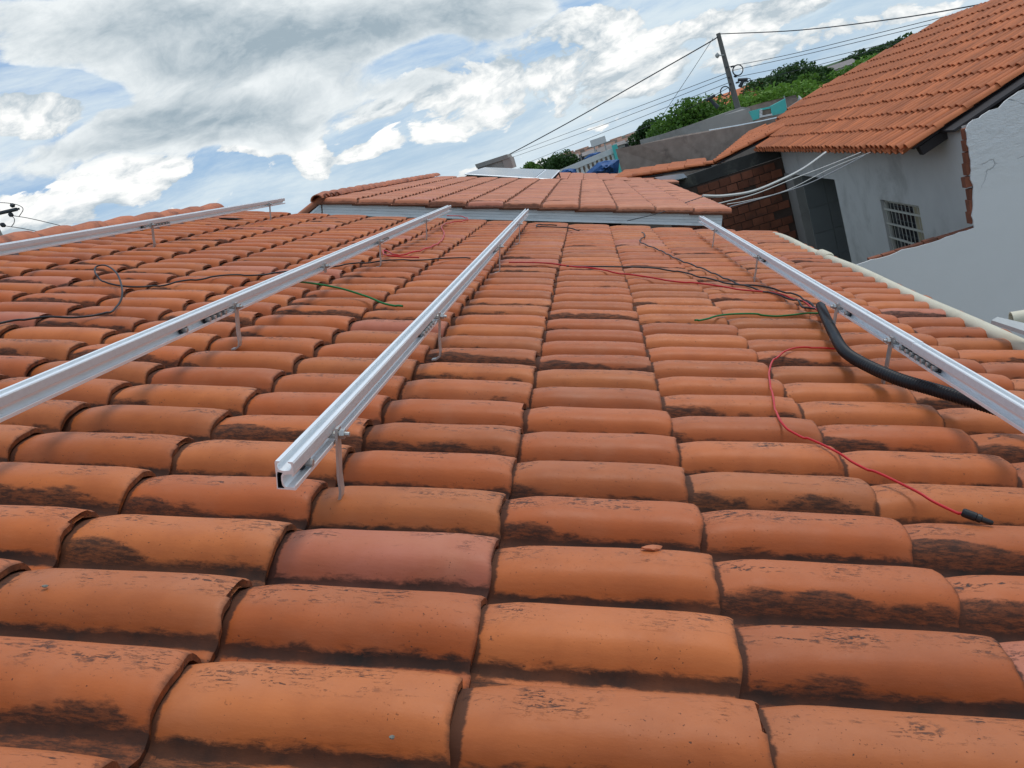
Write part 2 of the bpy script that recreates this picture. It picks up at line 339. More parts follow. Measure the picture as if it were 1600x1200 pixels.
def spline(pts, k=8):
    P = [Vector(p) for p in pts]; P = [P[0]*2-P[1]]+P+[P[-1]*2-P[-2]]; o = []
    for i in range(1, len(P)-2):
        for j in range(k):
            t = j/k; a, b, c, d = P[i-1:i+3]
            o.append(.5*((2*b)+(c-a)*t+(2*a-5*b+4*c-d)*t*t+(3*b-a-3*c+d)*t**3))
    return o+[P[-2]]

# ------------------------------------------------------------------ the near roof's frame: u down the slope, v along the ridge, n off the roof
H0 = .6328; SL = radians(19.948)
Uw = Vector((cos(SL), 0, -sin(SL))); Yw = Vector((0, 1, 0)); Nw = Vector((sin(SL), 0, cos(SL)))
O1 = Vector((0, 0, CAMZ))-Nw*H0
def frame_matrix(o, U, V, N): return Matrix(((U.x, V.x, N.x, o.x), (U.y, V.y, N.y, o.y), (U.z, V.z, N.z, o.z), (0, 0, 0, 1)))
F1 = frame_matrix(O1, Uw, Yw, Nw)
def RF(u, v, n=0): return O1+Uw*u+Yw*v+Nw*n
def ON(x, y, n=0.): return plane_hit(x, y, O1+Nw*n, Nw)
def onuv(x, y, n=0.): q = ON(x, y, n)-O1; return q.dot(Uw), q.y

L, LT, PR = .36, .405, .18
PROF = [(-.125, .006), (-.118, .001), (-.105, -.002), (-.090, -.003), (-.080, -.001), (-.073, .003), (-.067, .011), (-.062, .022), (-.056, .034), (-.048, .0445),
        (-.036, .0520), (-.018, .0555), (.002, .0565), (.020, .0557), (.034, .052), (.044, .046), (.052, .036), (.058, .024), (.0620, .011), (.064, -.001)]
def hsh(a, b): x = sin(a*12.9898+b*78.233)*43758.5453; return x-math.floor(x)
def tile_geo(seed=0, nx=9, step=1, chip=0.):
    rr = random.Random(seed); pf = PROF[::step] if step == 1 else [PROF[i] for i in (0, 2, 4, 6, 8, 10, 12, 14, 16, 18, 19)]
    n = len(pf); top = []; bot = []; uv = []
    xs = [LT*(i/(nx-1)) for i in range(nx)]
    if nx >= 9: xs = [0, .035, .055, .075, .10, .13, .18, .25, .31, .345, .368, .388, .399, LT]; nx = len(xs); top = []
    else: xs = [0, .06, .12, .33, .38, LT]; nx = len(xs)
    ph = rr.random()*6; w1 = rr.uniform(-.003, .003)
    for i, x in enumerate(xs):
        t = x/LT
        for j, (y, z) in enumerate(pf):
            e1 = min(1, t/.30); e1 = e1*e1*(3-2*e1); e2 = max(0, (t-.86)/.14)**1.6; k = .70+.30*e1-.10*e2
            yy = y*(.93+.07*e1+.025*e2) if y > -.078 else y
            zz = z*k if z > .004 else z
            zz += .0007*sin(9*t+ph)*(z/.05)+.004*(1-t)*0
            xx = x
            if i >= nx-2: xx += .0022*sin(j*.9+ph)+.0015*(hsh(j, seed)-.5)*2+w1*(z/.05)
            if i == nx-1: zz -= .0022
            if chip and i == nx-1 and j in (chip, chip+1): xx -= .016
            top.append((xx-LT+.003, yy, zz-.0565+.013*(t-.5)))
            uv.append((t, (y+.125)/.19))
    th = .0105
    for (x, y, z) in top: bot.append((x, y*.985, z-th))
    m = len(top); vs = top+bot; fs = []
    for i in range(nx-1):
        for j in range(n-1):
            a = i*n+j; fs.append((a, a+n, a+n+1, a+1)); fs.append((m+a, m+a+1, m+a+n+1, m+a+n))
        fs.append((i*n, m+i*n, m+(i+1)*n, (i+1)*n)); fs.append((i*n+n-1, (i+1)*n+n-1, m+(i+1)*n+n-1, m+i*n+n-1))
    for j in range(n-1):
        fs.append((j, j+1, m+j+1, m+j)); a = (nx-1)*n+j; fs.append((a, m+a, m+a+1, a+1))
    return vs, fs, uv+uv
HI = [MB().add(*tile_geo(s, 13, 1, c)).mesh('roof_tile', 'tile', True, 50) for s, c in ((1, 0), (2, 0), (3, 12), (4, 0), (5, 0), (6, 16), (7, 0))]
LO = tile_geo(11, 5, 2)

def tiled_field(parent, origin, U, V, N, cells, mats, himeshes, limit=300, name='roof_tile', jit=1.):
    """cells: (u_end, v). The tiles that show largest become parts, the others one joined part"""
    base = frame_matrix(origin, U, V, N); rr = random.Random(5); items = []
    for (u, v) in cells:
        mt = base @ Matrix.Translation((u+rr.uniform(-.003, .003)*jit, v+rr.uniform(-.002, .002)*jit, rr.uniform(-.0015, .0015)*jit)) \
             @ Matrix.Rotation(radians(rr.uniform(-.9, .9)*jit), 4, 'Z') @ Matrix.Rotation(radians(rr.uniform(-.35, .35)*jit), 4, 'Y') @ Matrix.Rotation(radians(rr.uniform(-.8, .8)*jit), 4, 'X')
        c = mt @ Vector((-.18, 0, 0)); p = project(c); score = -1
        if p:
            mg = 300/p[2]
            if -mg < p[0] < 1600+mg and -mg < p[1] < 1200+mg: score = 1/p[2]
        items.append((score, mt, rr.random()))
    items.sort(key=lambda q: -q[0]); rest = MB(); k = 0
    for sc_, mt, r in items:
        if sc_ > 0 and k < limit:
            o = place(name, himeshes[k % len(himeshes)] if k < 400 else himeshes[0], parent); o.matrix_world = mt; k += 1
        else:
            vs, fs, uv = LO; rest.add([mt @ Vector(p) for p in vs], fs, uv, r+.001)
    if rest.v: 
        o = rest.build('distant_roof_tiles', mats, parent, True, 'stuff', sharp=50)
    return k

# ------------------------------------------------------------------ ground
MB().add([(-4000, -4000, 0), (4000, -4000, 0), (4000, 6000, 0), (-4000, 6000, 0)], [(0, 1, 2, 3)]).build('ground', 'ground', kind='structure')

# ------------------------------------------------------------------ the house we stand on
h1 = thing('house', 'house whose terracotta tile roof carries the aluminium rails and fills the foreground', 'house')
dk = MB(); dk.hexa([RF(-3.1, -1.2, -.075), RF(1.6, -1.2, -.075), RF(1.6, 7.02, -.075), RF(-3.1, 7.02, -.075)], -Nw*.04)
deck = dk.build('roof', 'deck', h1)
cells = []
U0, V0 = -.117, .767
for i in range(-7, 6):
    for j in range(-8, 35):
        if V0+j*PR > 7.0: continue
        cells.append((U0+i*L, V0+j*PR))
for j in range(0, 35):
    if V0+j*PR <= 7.0: cells.append((-2.86, V0+j*PR+.003))
tiled_field(deck, O1, Uw, Yw, Nw, cells, 'tile', HI, 300)
wl = MB(); wl.box((-3.0, -1, 0), (1.25, 6.85, RF(1.2, 0, -.2).z)); wl.build('wall', 'render_grey', h1)
wl = MB(); e0, e1 = RF(-3.0, 0, -.13), RF(1.25, 0, -.13)
for yy in (-1, 6.7): wl.hexa([(e0.x, yy, RF(1.2, 0, -.2).z), (e1.x, yy, RF(1.2, 0, -.2).z), (e1.x, yy, e1.z), (e0.x, yy, e0.z)], (0, .15, 0))
wl.build('gable_wall', 'render_grey', h1)
# other slope beyond the ridge, and the ridge tiles
apex = RF(-3.14, 0, -.02)
ob = MB(); ob.hexa([apex+Vector((0, -1.2, -.05)), apex+Vector((-3, -1.2, -1.14)), apex+Vector((-3, 6.35, -1.14)), apex+Vector((0, 6.35, -.05))], (0, 0, -.05)); ob.build('far_slope', 'chan', h1)
def cap_mesh(Lc=.40, r0=.066, r1=.084, n=12, th=.012):
    b = MB(); vs = []; fs = []; st = [0, .25, .5, .72, .8, .88, 1.]
    for s_ in (0, 1):
        for t in st:
            r = r0+(r1-r0)*(t/.8 if t < .8 else 1-(t-.8)*1.6) - (th if s_ else 0)
            for k in range(n+1):
                a = pi*k/n; vs.append((cos(a)*r*1.12, t*Lc, sin(a)*r*.92))
    m = n+1; T_ = len(st)*m
    for i in range(len(st)-1):
        for k in range(n):
            a = i*m+k; fs += [(a, a+1, a+m+1, a+m), (T_+a, T_+a+m, T_+a+m+1, T_+a+1)]
        fs += [(i*m, i*m+m, T_+i*m+m, T_+i*m), (i*m+n, T_+i*m+n, T_+i*m+m+n, i*m+m+n)]
    for k in range(n): fs.append((k, T_+k, T_+k+1, k+1)); a = (len(st)-1)*m+k; fs.append((a, a+1, T_+a+1, T_+a))
    return b.add(vs, fs).mesh('ridge_tile', 'cap', True, 50)
CAP = cap_mesh()
RU, RN = -3.14, .008
v = -.9
while v < 6.2:
    o = place('ridge_tile', CAP, h1); o.matrix_world = Matrix.Translation(RF(RU, v, RN)) @ Matrix.Rotation(radians(rnd.uniform(-2, 2)), 4, 'Z') @ Matrix.Rotation(radians(1.6+rnd.uniform(-.6, .6)), 4, 'X') @ Matrix.Rotation(radians(8+rnd.uniform(-3, 3)), 4, 'Y')
    v += .335
mo = MB(); pts = [RF(-3.085+.008*sin(i*1.7), -.9+i*.06, -.050+.010*hsh(i, 3)) for i in range(120)]; mo.tube(pts, [.046+.010*hsh(i, 9) for i in range(120)], 7); mo.build('ridge_mortar', 'mortar', h1, True)
# pvc edging along the eave
ed = MB(); pts = [RF(1.63+.010*sin(i*.5), 1.2+i*.2, -.012+.004*sin(i*.8)) for i in range(29)]
ed.tube(pts, [.030]*25+[.029, .027, .024, .016], 14); eo = ed.build('eave_pipe', 'cream', h1, True)
u_, v_ = onuv(1300, 392, .03); ed = MB(); ed.tube([RF(1.63, v_-.10, -.010), RF(1.63, v_-.09, -.008), RF(1.63, v_+.07, -.008), RF(1.63, v_+.08, -.010)], [.034, .039, .039, .034], 16); ed.build('pipe_coupling', 'cream', h1, True)
ed = MB(); a = ON(1548, 506, .05); b = ON(1640, 537, .05); s_ = Nw*.014; ed.hexa([a, b, b+Vector((.07, -.02, 0)), a+Vector((.03, .02, 0))], s_); ed.build('flashing_strip', 'greymetal', h1)
# clear loose pipe beyond the eave
a = at(1580, 500, 3.3); pp = []
def halfpipe(a, b, r, th, n=12, arc=1.5):
    a = Vector(a); b = Vector(b); t = (b-a).normalized(); s1 = t.cross(Vector((0, 0, 1))).normalized(); s2 = s1.cross(t); vs = []; fs = []
    for q, rr in ((a, r), (b, r), (a, r-th), (b, r-th)):
        for k in range(n+1):
            g = -pi*(arc-1)/2+pi*arc*k/n; vs.append(q+(s1*cos(g)+s2*sin(g))*rr)
    m = n+1
    for k in range(n): fs += [(k, k+1, m+k+1, m+k), (2*m+k, 3*m+k, 3*m+k+1, 2*m+k+1), (k, 2*m+k, 2*m+k+1, k+1), (m+k, m+k+1, 3*m+k+1, 3*m+k)]
    fs += [(0, m, 3*m, 2*m), (n, 2*m+n, 3*m+n, m+n)]
    return vs, fs
pe = a+Vector((.62, -.10, -.05)); pt_ = thing('pipe', 'short cream pipe with open end poking out beside the white wall at the right edge', 'pipe', a); iv = -a
pb = MB(); pb.add(*halfpipe(a+iv, pe+iv, .034, .005, 14, 1.9)); pb.build('open_pipe', 'cream', pt_, True)
pb = MB(); pb.tube([pe+iv+Vector((0, 0, .034)), pe+iv, Vector((pe.x-a.x, pe.y-a.y, -a.z))], .036, 12); pb.build('downpipe', 'cream', pt_, True)

# ------------------------------------------------------------------ aluminium rails
OUT = [(0,0),(33,0),(34.5,1),(34.5,8),(32.5,8),(31.5,4.5),(17,4),(12.5,8),(11,15),(11.5,21),(15,24.5),(27,26),(28,22),(30,22),(31,27),(31,44.5),(30,46),(22.5,46),(22.5,44),(27,43),(28.3,37),
       (25,32),(15,30.5),(6,32),(2.8,37),(3.6,43),(7.5,44),(7.5,46),(0,46),(-1,44.5),(-.6,30),(0,26)]
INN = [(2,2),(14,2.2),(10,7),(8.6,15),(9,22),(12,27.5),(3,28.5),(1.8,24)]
def rail_profile(v0, v1, ub, nb, mirror):
    sg = -1 if mirror else 1; bm = bmesh.new()
    def ring(P, v): return [bm.verts.new(((ub+sg*x*.00093), v, nb+y*.00105)) for x, y in P]
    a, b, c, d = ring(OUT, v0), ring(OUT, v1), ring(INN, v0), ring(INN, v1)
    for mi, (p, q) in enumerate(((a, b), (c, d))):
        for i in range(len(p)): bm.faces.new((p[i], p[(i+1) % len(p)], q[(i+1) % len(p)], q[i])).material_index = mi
    for p, q in ((a, c), (b, d)):
        es = [bm.edges.get((r_[i], r_[(i+1) % len(r_)])) for r_ in (p, q) for i in range(len(r_))]
        bmesh.ops.triangle_fill(bm, use_beauty=True, edges=es)
    bmesh.ops.recalc_face_normals(bm, faces=bm.faces)
    for vv in bm.verts: vv.co = F1 @ vv.co
    me = bpy.data.meshes.new('rail_profile'); bm.to_mesh(me); bm.free(); me.materials.append(M['alu']); me.materials.append(M['blacksteel_and_shade']); return me  # inner faces of the hollow are blackened to paint in its shade
def hexnut(c, axis, r, h):
    c = Vector(c); a = Vector(axis).normalized(); b = MB(); b.tube([c-a*h/2, c+a*h/2], r, 6); return b
RAILN = .099
def rail(label, ur, spans, hooks, plates, mirror=False, clamps=()):
    """ur: the side that carries the hooks"""
    t = thing('mounting_rail', label, 'rail', RF(ur, (spans[0][0]+spans[-1][1])/2, RAILN), 'aluminium mounting rails on the tile roof')
    sg = -1 if mirror else 1; ub = ur-sg*.0320; t.parent = None; base = Matrix.Translation(t.location).inverted()
    def kid(o, p=t): 
        o.parent = p; o.matrix_parent_inverse = base; return o
    for k, (a, b) in enumerate(spans):
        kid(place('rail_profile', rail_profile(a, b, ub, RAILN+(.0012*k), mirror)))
        kb = MB()   # serrated band on the hook side
        x0 = ub+sg*31*.00093; kb.hexa([RF(x0, a+.001, RAILN+.0012*k+.0285), RF(x0, b-.001, RAILN+.0012*k+.0285), RF(x0, b-.001, RAILN+.0012*k+.0455), RF(x0, a+.001, RAILN+.0012*k+.0455)], Uw*(sg*.0009)); kid(kb.build('serrated_strip', 'knurl'))
    for vh in hooks:
        hb = MB(); th = .005; hw = .010; x = ur+sg*.006
        path = [(x, RAILN+.034), (x, RAILN+.005), (x, .04), (x+sg*.003, .008), (x+sg*.001, -.008), (x-sg*.010, -.018), (x-sg*.024, -.021)]
        if vh < 0: vh = -vh; path = path[:2]+[(x, RAILN-.006)]
        vs = []; fs = []
        for i, (u, n) in enumerate(path):
            p0 = path[max(i-1, 0)]; p1 = path[min(i+1, len(path)-1)]; d = Vector((p1[0]-p0[0], p1[1]-p0[1])).normalized(); q = Vector((-d.y, d.x))*th/2
            for e in (-1, 1):
                for w_ in (-hw, hw): vs.append(RF(u+q.x*e, vh+w_*e, n+q.y*e))
        for i in range(len(path)-1):
            for k in range(4): fs.append((i*4+k, i*4+(k+1) % 4, i*4+4+(k+1) % 4, i*4+4+k))
        fs += [(3, 2, 1, 0), tuple(range(len(path)*4-4, len(path)*4))]
        ho = kid(hb.add(vs, fs).build('roof_hook', 'steel'))
        bo = hexnut(RF(x+sg*.009, vh-.001, RAILN+.022), Uw, .0095, .009); bo.tube([RF(x, vh-.001, RAILN+.022), RF(x+sg*.022, vh-.001, RAILN+.022)], .0045, 8)
        bo.tube([RF(x-sg*.022, vh, RAILN+.018), RF(x-sg*.001, vh, RAILN+.018)], .007, 8)
        b_ = bo.build('bolt', 'steel'); b_.parent = ho; b_.matrix_parent_inverse = Matrix.Translation((0, 0, 0))
        b_.matrix_parent_inverse = (Matrix.Translation(t.location) @ base @ Matrix.Identity(4)).inverted()
    for (va, vb) in plates:
        pb_ = MB(); x = ur-sg*.018
        pb_.hexa([RF(x, va, RAILN+.006), RF(x, vb, RAILN+.006), RF(x, vb, RAILN+.025), RF(x, va, RAILN+.025)], Uw*(sg*.005)); po = kid(pb_.build('splice_plate', 'blacksteel_and_shade'))
        q = va+.012
        while q < vb:
            nb_ = MB(); nb_.tube([RF(x+sg*.004, q, RAILN+.015), RF(x+sg*.020, q, RAILN+.015)], .0065, 6); q += .035; kid(nb_.build('splice_bolt', 'steel'), t)
    return t
u, v = onuv(465, 445, .1); vg = v
r2 = rail('short aluminium rail in the centre with its cut end hanging over the foreground tiles', -.428, [(1.085, 6.42)], (1.285, 2.32, 4.10, 5.4), [(1.15, 1.19), (2.10, 2.28), (3.98, 4.07)])
r1 = rail('long aluminium rail left of centre that carries the green wire', -1.083, [(-.4, 6.5)], (2.32, -3.2, 4.12, 5.4), [(2.00, 2.04), (2.14, 2.29), (4.15, 4.36)])
r0 = rail('aluminium rail farthest left running just below the ridge tiles', -2.56, [(-.4, 6.62)], (4.46, 6.26), [(4.38, 4.42), (4.52, 4.68)])
r3 = rail('jointed aluminium rail on the right beside the black conduit', .930, [(-.4, 2.155), (2.158, 6.33)], (2.28, 2.79, 4.11, 5.5), [(2.0, 2.25), (2.70, 2.74), (4.03, 4.07)], True)

# ------------------------------------------------------------------ cables on the roof
def tilez(v):
    """height of the tile surface across the rolls, 0 on the crests"""
    y = ((v-V0+.125) % PR)-.125
    for (a, za), (b, zb) in zip(PROF, PROF[1:]):
        if a <= y <= b: return za+(zb-za)*(y-a)/(b-a)-.0565
    return -.03
def cable(name, label, pts, r, matn, lift=.0, group=None, follow=.10, cat='cable', k=8, n=8, rf=None):
    P = spline([ON(x, y, .008+r+(q[0] if q else 0)) for x, y, *q in pts], k); o = []
    for p in P:
        d = p-O1; h_ = d.dot(Nw); o.append(p+Nw*(follow*tilez(p.y)*(1 if h_ < .03 else 0)+lift))
    b = MB(); b.tube(o, r if rf is None else [rf(i) for i in range(len(o))], n)
    return tag(b.build(name, matn, smooth=True, sharp=80 if rf is None else 35), label, cat, group)
cable('red_cable', 'red cable looping out of the conduit down to a black plug at right', [(1325,544),(1280,541),(1240,544),(1212,558),(1202,580),(1206,610),(1218,655),(1245,675),(1290,697),(1340,722),(1400,752),(1460,780),(1508,803)], .0029, 'red_pvc', k=10)
a, b = ON(1503, 800, .013), ON(1552, 818, .006); cn = thing('cable_connector', 'black plug on the end of the red cable lying in a tile valley at right', 'connector', a)
d = (b-a); cb = MB(); cb.tube([d*0, d*.05, d*.45, d*.47], [.006, .0085, .0085, .006], 10); cb.build('body', 'conduit', cn, True)
cb = MB(); cb.tube([d*.47, d*.5, d*.62, d*.64, d*.95, d], [.0075, .0082, .0082, .0055, .005, .003], 10); cb.build('plug', 'black_pvc', cn, True)
cable('black_cable', 'long black cable with an upright loop lying left of the second rail', [(-40,515),(0,505),(60,494),(120,495),(160,490),(184,477),(191,455,.03),(183,428,.05),(166,415,.04),(150,417,.02),(151,430,.02),(175,444),(225,448),(290,438),(350,430),(400,428),(440,425),(520,415),(600,407),(680,404),(735,402)], .0038, 'black_pvc', cat='cable')
cable('red_cable', 'thin red cable curling under the far hooks of the long left rail', [(655,402),(625,401),(603,398),(600,391),(625,397),(665,388),(688,377),(694,364),(690,354),(700,348),(730,343),(722,338),(698,337)], .0045, 'red_pvc')
cable('green_cable', 'green wire ending on the tiles, fixed to the long left rail', [(466,440,.08),(490,443,.055),(530,450,.03),(570,462,.012),(600,472),(629,478)], .0045, 'green_pvc')
cable('green_cable', 'green wire emerging from the conduit mouth on the right', [(1284,487,.01),(1262,488),(1240,491,-.012),(1215,492,-.014),(1180,490),(1140,491),(1110,495),(1086,500)], .0040, 'green_pvc')
cable('black_cable', 'upper black cable running from the roof end to the conduit mouth', [(1003,362),(1008,368),(1000,377),(1030,390),(1060,405),(1100,420),(1150,441),(1200,456),(1240,467),(1270,476),(1288,492)], .0042, 'black_pvc')
cable('black_cable', 'lower black cable crossing beside the red one to the conduit mouth', [(885,414),(960,416),(1030,419),(1075,427),(1130,440),(1190,447),(1240,459),(1262,470),(1275,482),(1255,478),(1246,468)], .0042, 'black_pvc')
cable('red_cable', 'straight red cable crossing the middle tiles to the conduit mouth', [(795,409),(856,411),(920,418),(1000,431),(1080,441),(1150,450),(1200,455),(1245,467),(1266,477),(1288,492)], .0042, 'red_pvc')
cable('black_cable', 'short black wire at the roof end beside the central rail', [(905,359),(880,355),(850,354),(838,352),(848,350),(870,352)], .005, 'black_pvc')
cable('conduit', 'black corrugated conduit snaking under the right rail', [(1282,478,.02),(1292,500,.02),(1303,522,.02),(1318,547,.02),(1345,566,.02),(1400,591,.02),(1460,609,.02),(1530,630,.02),(1600,650,.02),(1680,668,.02)], .02, 'conduit', follow=0, cat='conduit', k=44, n=14, rf=lambda i: .0168+(.0018 if i % 3 == 0 else 0))
# crumbs on the tiles
def lump(x, y, s, matn, label, name, cat, n=0.005):
    bm = bmesh.new(); bmesh.ops.create_icosphere(bm, subdivisions=2, radius=1)
    for vv in bm.verts:
        k = .8+.4*hsh(vv.co.x*3, vv.co.y*5+vv.co.z); vv.co = Vector((vv.co.x*s[0], vv.co.y*s[1], vv.co.z*s[2]))*k
    me = bpy.data.meshes.new(name); bm.to_mesh(me); bm.free(); me.materials.append(M[matn]); o = place(name, me); o.location = ON(x, y, n); o.rotation_euler = (0, SL, .3)
    return tag(o, label, cat)
lump(1018, 856, (.018, .008, .004), 'cap', 'orange tile chip on the tile valley in the lower middle', 'tile_chip', 'chip')
lump(612, 1152, (.0032, .0028, .002), 'stone', 'tiny grey pebble on the tile at bottom centre', 'pebble', 'pebble', .001)
lump(70, 916, (.0045, .0028, .002), 'stone', 'tiny pale pebble on the tile at lower left', 'pebble', 'pebble', .001)
lump(70+290, 342, (.09, .03, .010), 'deck', 'dark broken tile shard left of the far rail hook', 'tile_shard', 'shard', .01)

# ------------------------------------------------------------------ second house, its tiled roof beyond the first
qa, qb = at(1140, 325, 7.8), at(500, 308, 7.8)
U2 = (qa-qb).normalized(); N2 = U2.cross(Yw).normalized()*1.
if N2.z < 0: N2 = -N2
h2 = thing('house', 'second house behind the rails with a pale tile roof and white lined gable edge', 'house')
Wd = (qa-qb).length; dk = MB(); 
def R2(u, v, n=0): return qb+U2*u+Yw*v+N2*n
dk.hexa([R2(.02, .05, -.08), R2(Wd-.1, .05, -.08), R2(Wd-.1, 6.6, -.08), R2(.02, 6.6, -.08)], -N2*.05); deck2 = dk.build('roof', 'deck', h2)
HI2 = []
for me in HI[:4]:
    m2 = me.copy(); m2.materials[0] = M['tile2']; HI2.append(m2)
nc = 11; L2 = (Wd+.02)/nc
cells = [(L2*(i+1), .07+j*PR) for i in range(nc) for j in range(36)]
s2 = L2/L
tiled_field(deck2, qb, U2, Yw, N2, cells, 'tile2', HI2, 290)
v = -.05
while v < 6.3:
    o = place('ridge_tile', CAP, h2); o.matrix_world = Matrix.Translation(R2(-.02, v, -.028)) @ Matrix.Scale(.9, 4) @ Matrix.Rotation(radians(rnd.uniform(-2, 2)), 4, 'Z') @ Matrix.Rotation(radians(1.6), 4, 'X'); v += .30
V2l = Vector((-cos(SL), 0, -sin(SL))); N2l = Vector((-sin(SL), 0, cos(SL)))
ob = MB(); 
ob.hexa([R2(-.02, .1, -.06), R2(-.02, 6.5, -.06), R2(-.02, 6.5, -.06)+V2l*3, R2(-.02, .1, -.06)+V2l*3], (0, 0, -.05)); ob.build('far_slope', 'chan', h2)
for i in range(8):
    for j in range(3):
        o = place('roof_tile', HI2[0], h2); xa = V2l; o.matrix_world = frame_matrix(R2(-.08, .06+j*PR, -.03)+V2l*(L*(i+.75)), xa, Vector((0, -1, 0)), N2l)
for i in range(4):
    fb = MB(); n0 = -.068-.0275*i; fb.hexa([R2(.02, 0, n0), R2(Wd-.06, 0, n0), R2(Wd-.06, 0, n0-.0255), R2(.02, 0, n0-.0255)], (0, .02+.004*(i % 2), 0)); fb.build('fascia_board', 'pvc_lining', h2)
    fb = MB(); p = R2(.0, 0, n0-.0); fb.hexa([p, p+V2l*1.6, p+V2l*1.6+Vector((0, 0, -.025)), p+Vector((0, 0, -.025))], (0, .02, 0)); fb.build('fascia_board', 'pvc_lining', h2)
sb = MB(); sb.hexa([R2(.02, .03, -.168), R2(Wd-.06, .03, -.168), R2(Wd-.06, .55, -.168), R2(.02, .55, -.168)], -N2*.012); sb.build('soffit', 'pvc_lining', h2)
gw = MB(); b0, b1 = R2(.12, .5, -.182), R2(2.75, .5, -.182); gw.hexa([b0, b1, (b1.x, b1.y, 0), (b0.x, b0.y, 0)], (0, .15, 0)); gw.build('gable_wall', 'brown_wall', h2)
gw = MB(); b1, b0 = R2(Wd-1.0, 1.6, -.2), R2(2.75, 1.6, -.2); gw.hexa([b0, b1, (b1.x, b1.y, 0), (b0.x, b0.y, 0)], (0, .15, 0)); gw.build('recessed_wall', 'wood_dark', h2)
gw = MB(); p = R2(.1, .65, -.25); gw.box((p.x-.1, p.y, 0), (p.x+.05, p.y+5.6, p.z-.05)); gw.build('wall', 'brown_wall', h2)

# third roof, farther back and higher, with the solar panels
qc = at(1000, 281.5, 18.2); h3 = thing('house', 'third house whose roof shows as a thin band behind the second roof', 'house')
left3 = qc-U2*3.45; W3 = (qc-left3).length+1.0
def R3f(u, v, n=0): return left3+U2*u+Yw*v+N2*n
dk = MB(); dk.hexa([R3f(.02, 0, -.08), R3f(W3-.1, 0, -.08), R3f(W3-.1, 4.6, -.08), R3f(.02, 4.6, -.08)], -N2*.05); deck3 = dk.build('roof', 'deck', h3)
cells = [(L*(i+1), .05+j*PR) for i in range(int(W3/L)) for j in range(26)]
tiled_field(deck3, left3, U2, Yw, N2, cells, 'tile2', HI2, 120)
gw = MB(); p = R3f(W3-.6, .4, -.3); gw.box((left3.x+.3, p.y, 0), (p.x, p.y+3.6, p.z)); gw.build('wall', 'brown_wall', h3)
v = 0
while v < 3.:
    o = place('ridge_tile', CAP, h3); o.matrix_world = Matrix.Translation(R3f(0, v, -.02)); v += .335
# panels lie over the third roof
pn = N2; 
pz = R3f(0, 0, .06)
def PH(x, y, k): return plane_hit(x, y, pz+N2*k, N2)
TiltN = None
p1, p4 = at(727, 271, 16.2), at(861, 279, 16.2); p2, p3 = at(758, 261.5, 18.6), at(874, 265.5, 18.6)
for k, (a0, a1, lab) in enumerate(((0, .82, 'large pale glossy solar panel lying left above the third roof'), (.827, 1, 'narrower solar panel adjoining on the right, above the third roof'))):
    A_, B_ = p1.lerp(p4, a0), p1.lerp(p4, a1); D_, C_ = p2.lerp(p3, a0), p2.lerp(p3, a1); nn = (B_-A_).cross(D_-A_).normalized()
    t = thing('solar_panel', lab, 'solar panel', A_, 'solar panels on the third roof')
    iv = -A_
    g = MB(); ce = (A_+B_+C_+D_)/4; ins = [q.lerp(ce, .03)+iv for q in (A_, B_, C_, D_)]; g.hexa(ins, -nn*.03); g.build('glass', 'pv', t); g = MB(); g.hexa([q-nn*.032 for q in ins], -nn*.07); g.build('backing', 'deck', t)
    fr_ = MB(); q4 = [A_+iv, B_+iv, C_+iv, D_+iv]
    for i in range(4): fr_.tube([q4[i]-nn*.016, q4[(i+1) % 4]-nn*.016], .016, 4)
    fr_.build('frame', 'alu', t)
    lg = MB()
    for q in (A_, B_, C_, D_): lg.tube([q.lerp(ce, .08)+iv-nn*.03, q.lerp(ce, .08)+iv-nn*.03-Vector((0, 0, .22))], .015, 6)
    lg.build('support', 'blacksteel_and_shade', t)

# ------------------------------------------------------------------ white frontal wall at the right (near side of the neighbour's house)
YF = 10.0
fw = thing('wall', 'white washed wall at the right with cracked plaster and a broken brick edge', 'wall')
zl = at(1440, 383, YF).z; xe = at(1514, 270, YF).x; xl = at(1355, 408, YF).x-.6
edge = [at(x, y, YF) for x, y in ((1523,356),(1519,330),(1522,300),(1516,275),(1517,250),(1511,225),(1509,203),(1513,193),(1522,186),(1536,180),(1548,172),(1561,168),(1568,158),(1585,147),(1600,140),(1640,122),(1680,105))]
rj = random.Random(4); e2_ = [edge[0]]
for A_, B_ in zip(edge, edge[1:]):
    n_ = max(1, int((B_-A_).length/.05))
    for k in range(1, n_+1): e2_.append(A_.lerp(B_, k/n_)+Vector((rj.uniform(-.013, .013), 0, rj.uniform(-.013, .013))))
low = [at(x, y, YF) for x, y in ((1500,364),(1470,374),(1445,382),(1420,388),(1390,398))]
lo2 = []
for A_, B_ in zip([edge[0]]+low, low+[Vector((xl, YF, at(1355, 408, YF).z))]):
    n_ = max(1, int((B_-A_).length/.07))
    for k in range(1, n_+1): lo2.append(A_.lerp(B_, k/n_)+Vector((0, 0, rj.uniform(-.010, .010))))
q = [Vector((xl, YF, 0)), Vector((7.5, YF, 0)), Vector((7.5, YF, edge[-1].z+.2))]+e2_[::-1]+lo2
b = MB(); b.hexa(q, (0, .022, 0)); b.build('plaster_coat', 'front', fw)
q = [Vector((xl, YF, 0)), Vector((7.5, YF, 0)), Vector((7.5, YF, edge[-1].z+.1))]+[p+Vector((.05, 0, -.06)) for p in edge[::-1]]+[p+Vector((0, 0, -.05)) for p in low]+[Vector((xl, YF, at(1355, 408, YF).z-.06))]
q = [p+Vector((0, .024, 0)) for p in q]; b = MB(); b.hexa(q, (0, .11, 0)); b.build('brick_core', 'brick_mortar', fw)
zb = zl
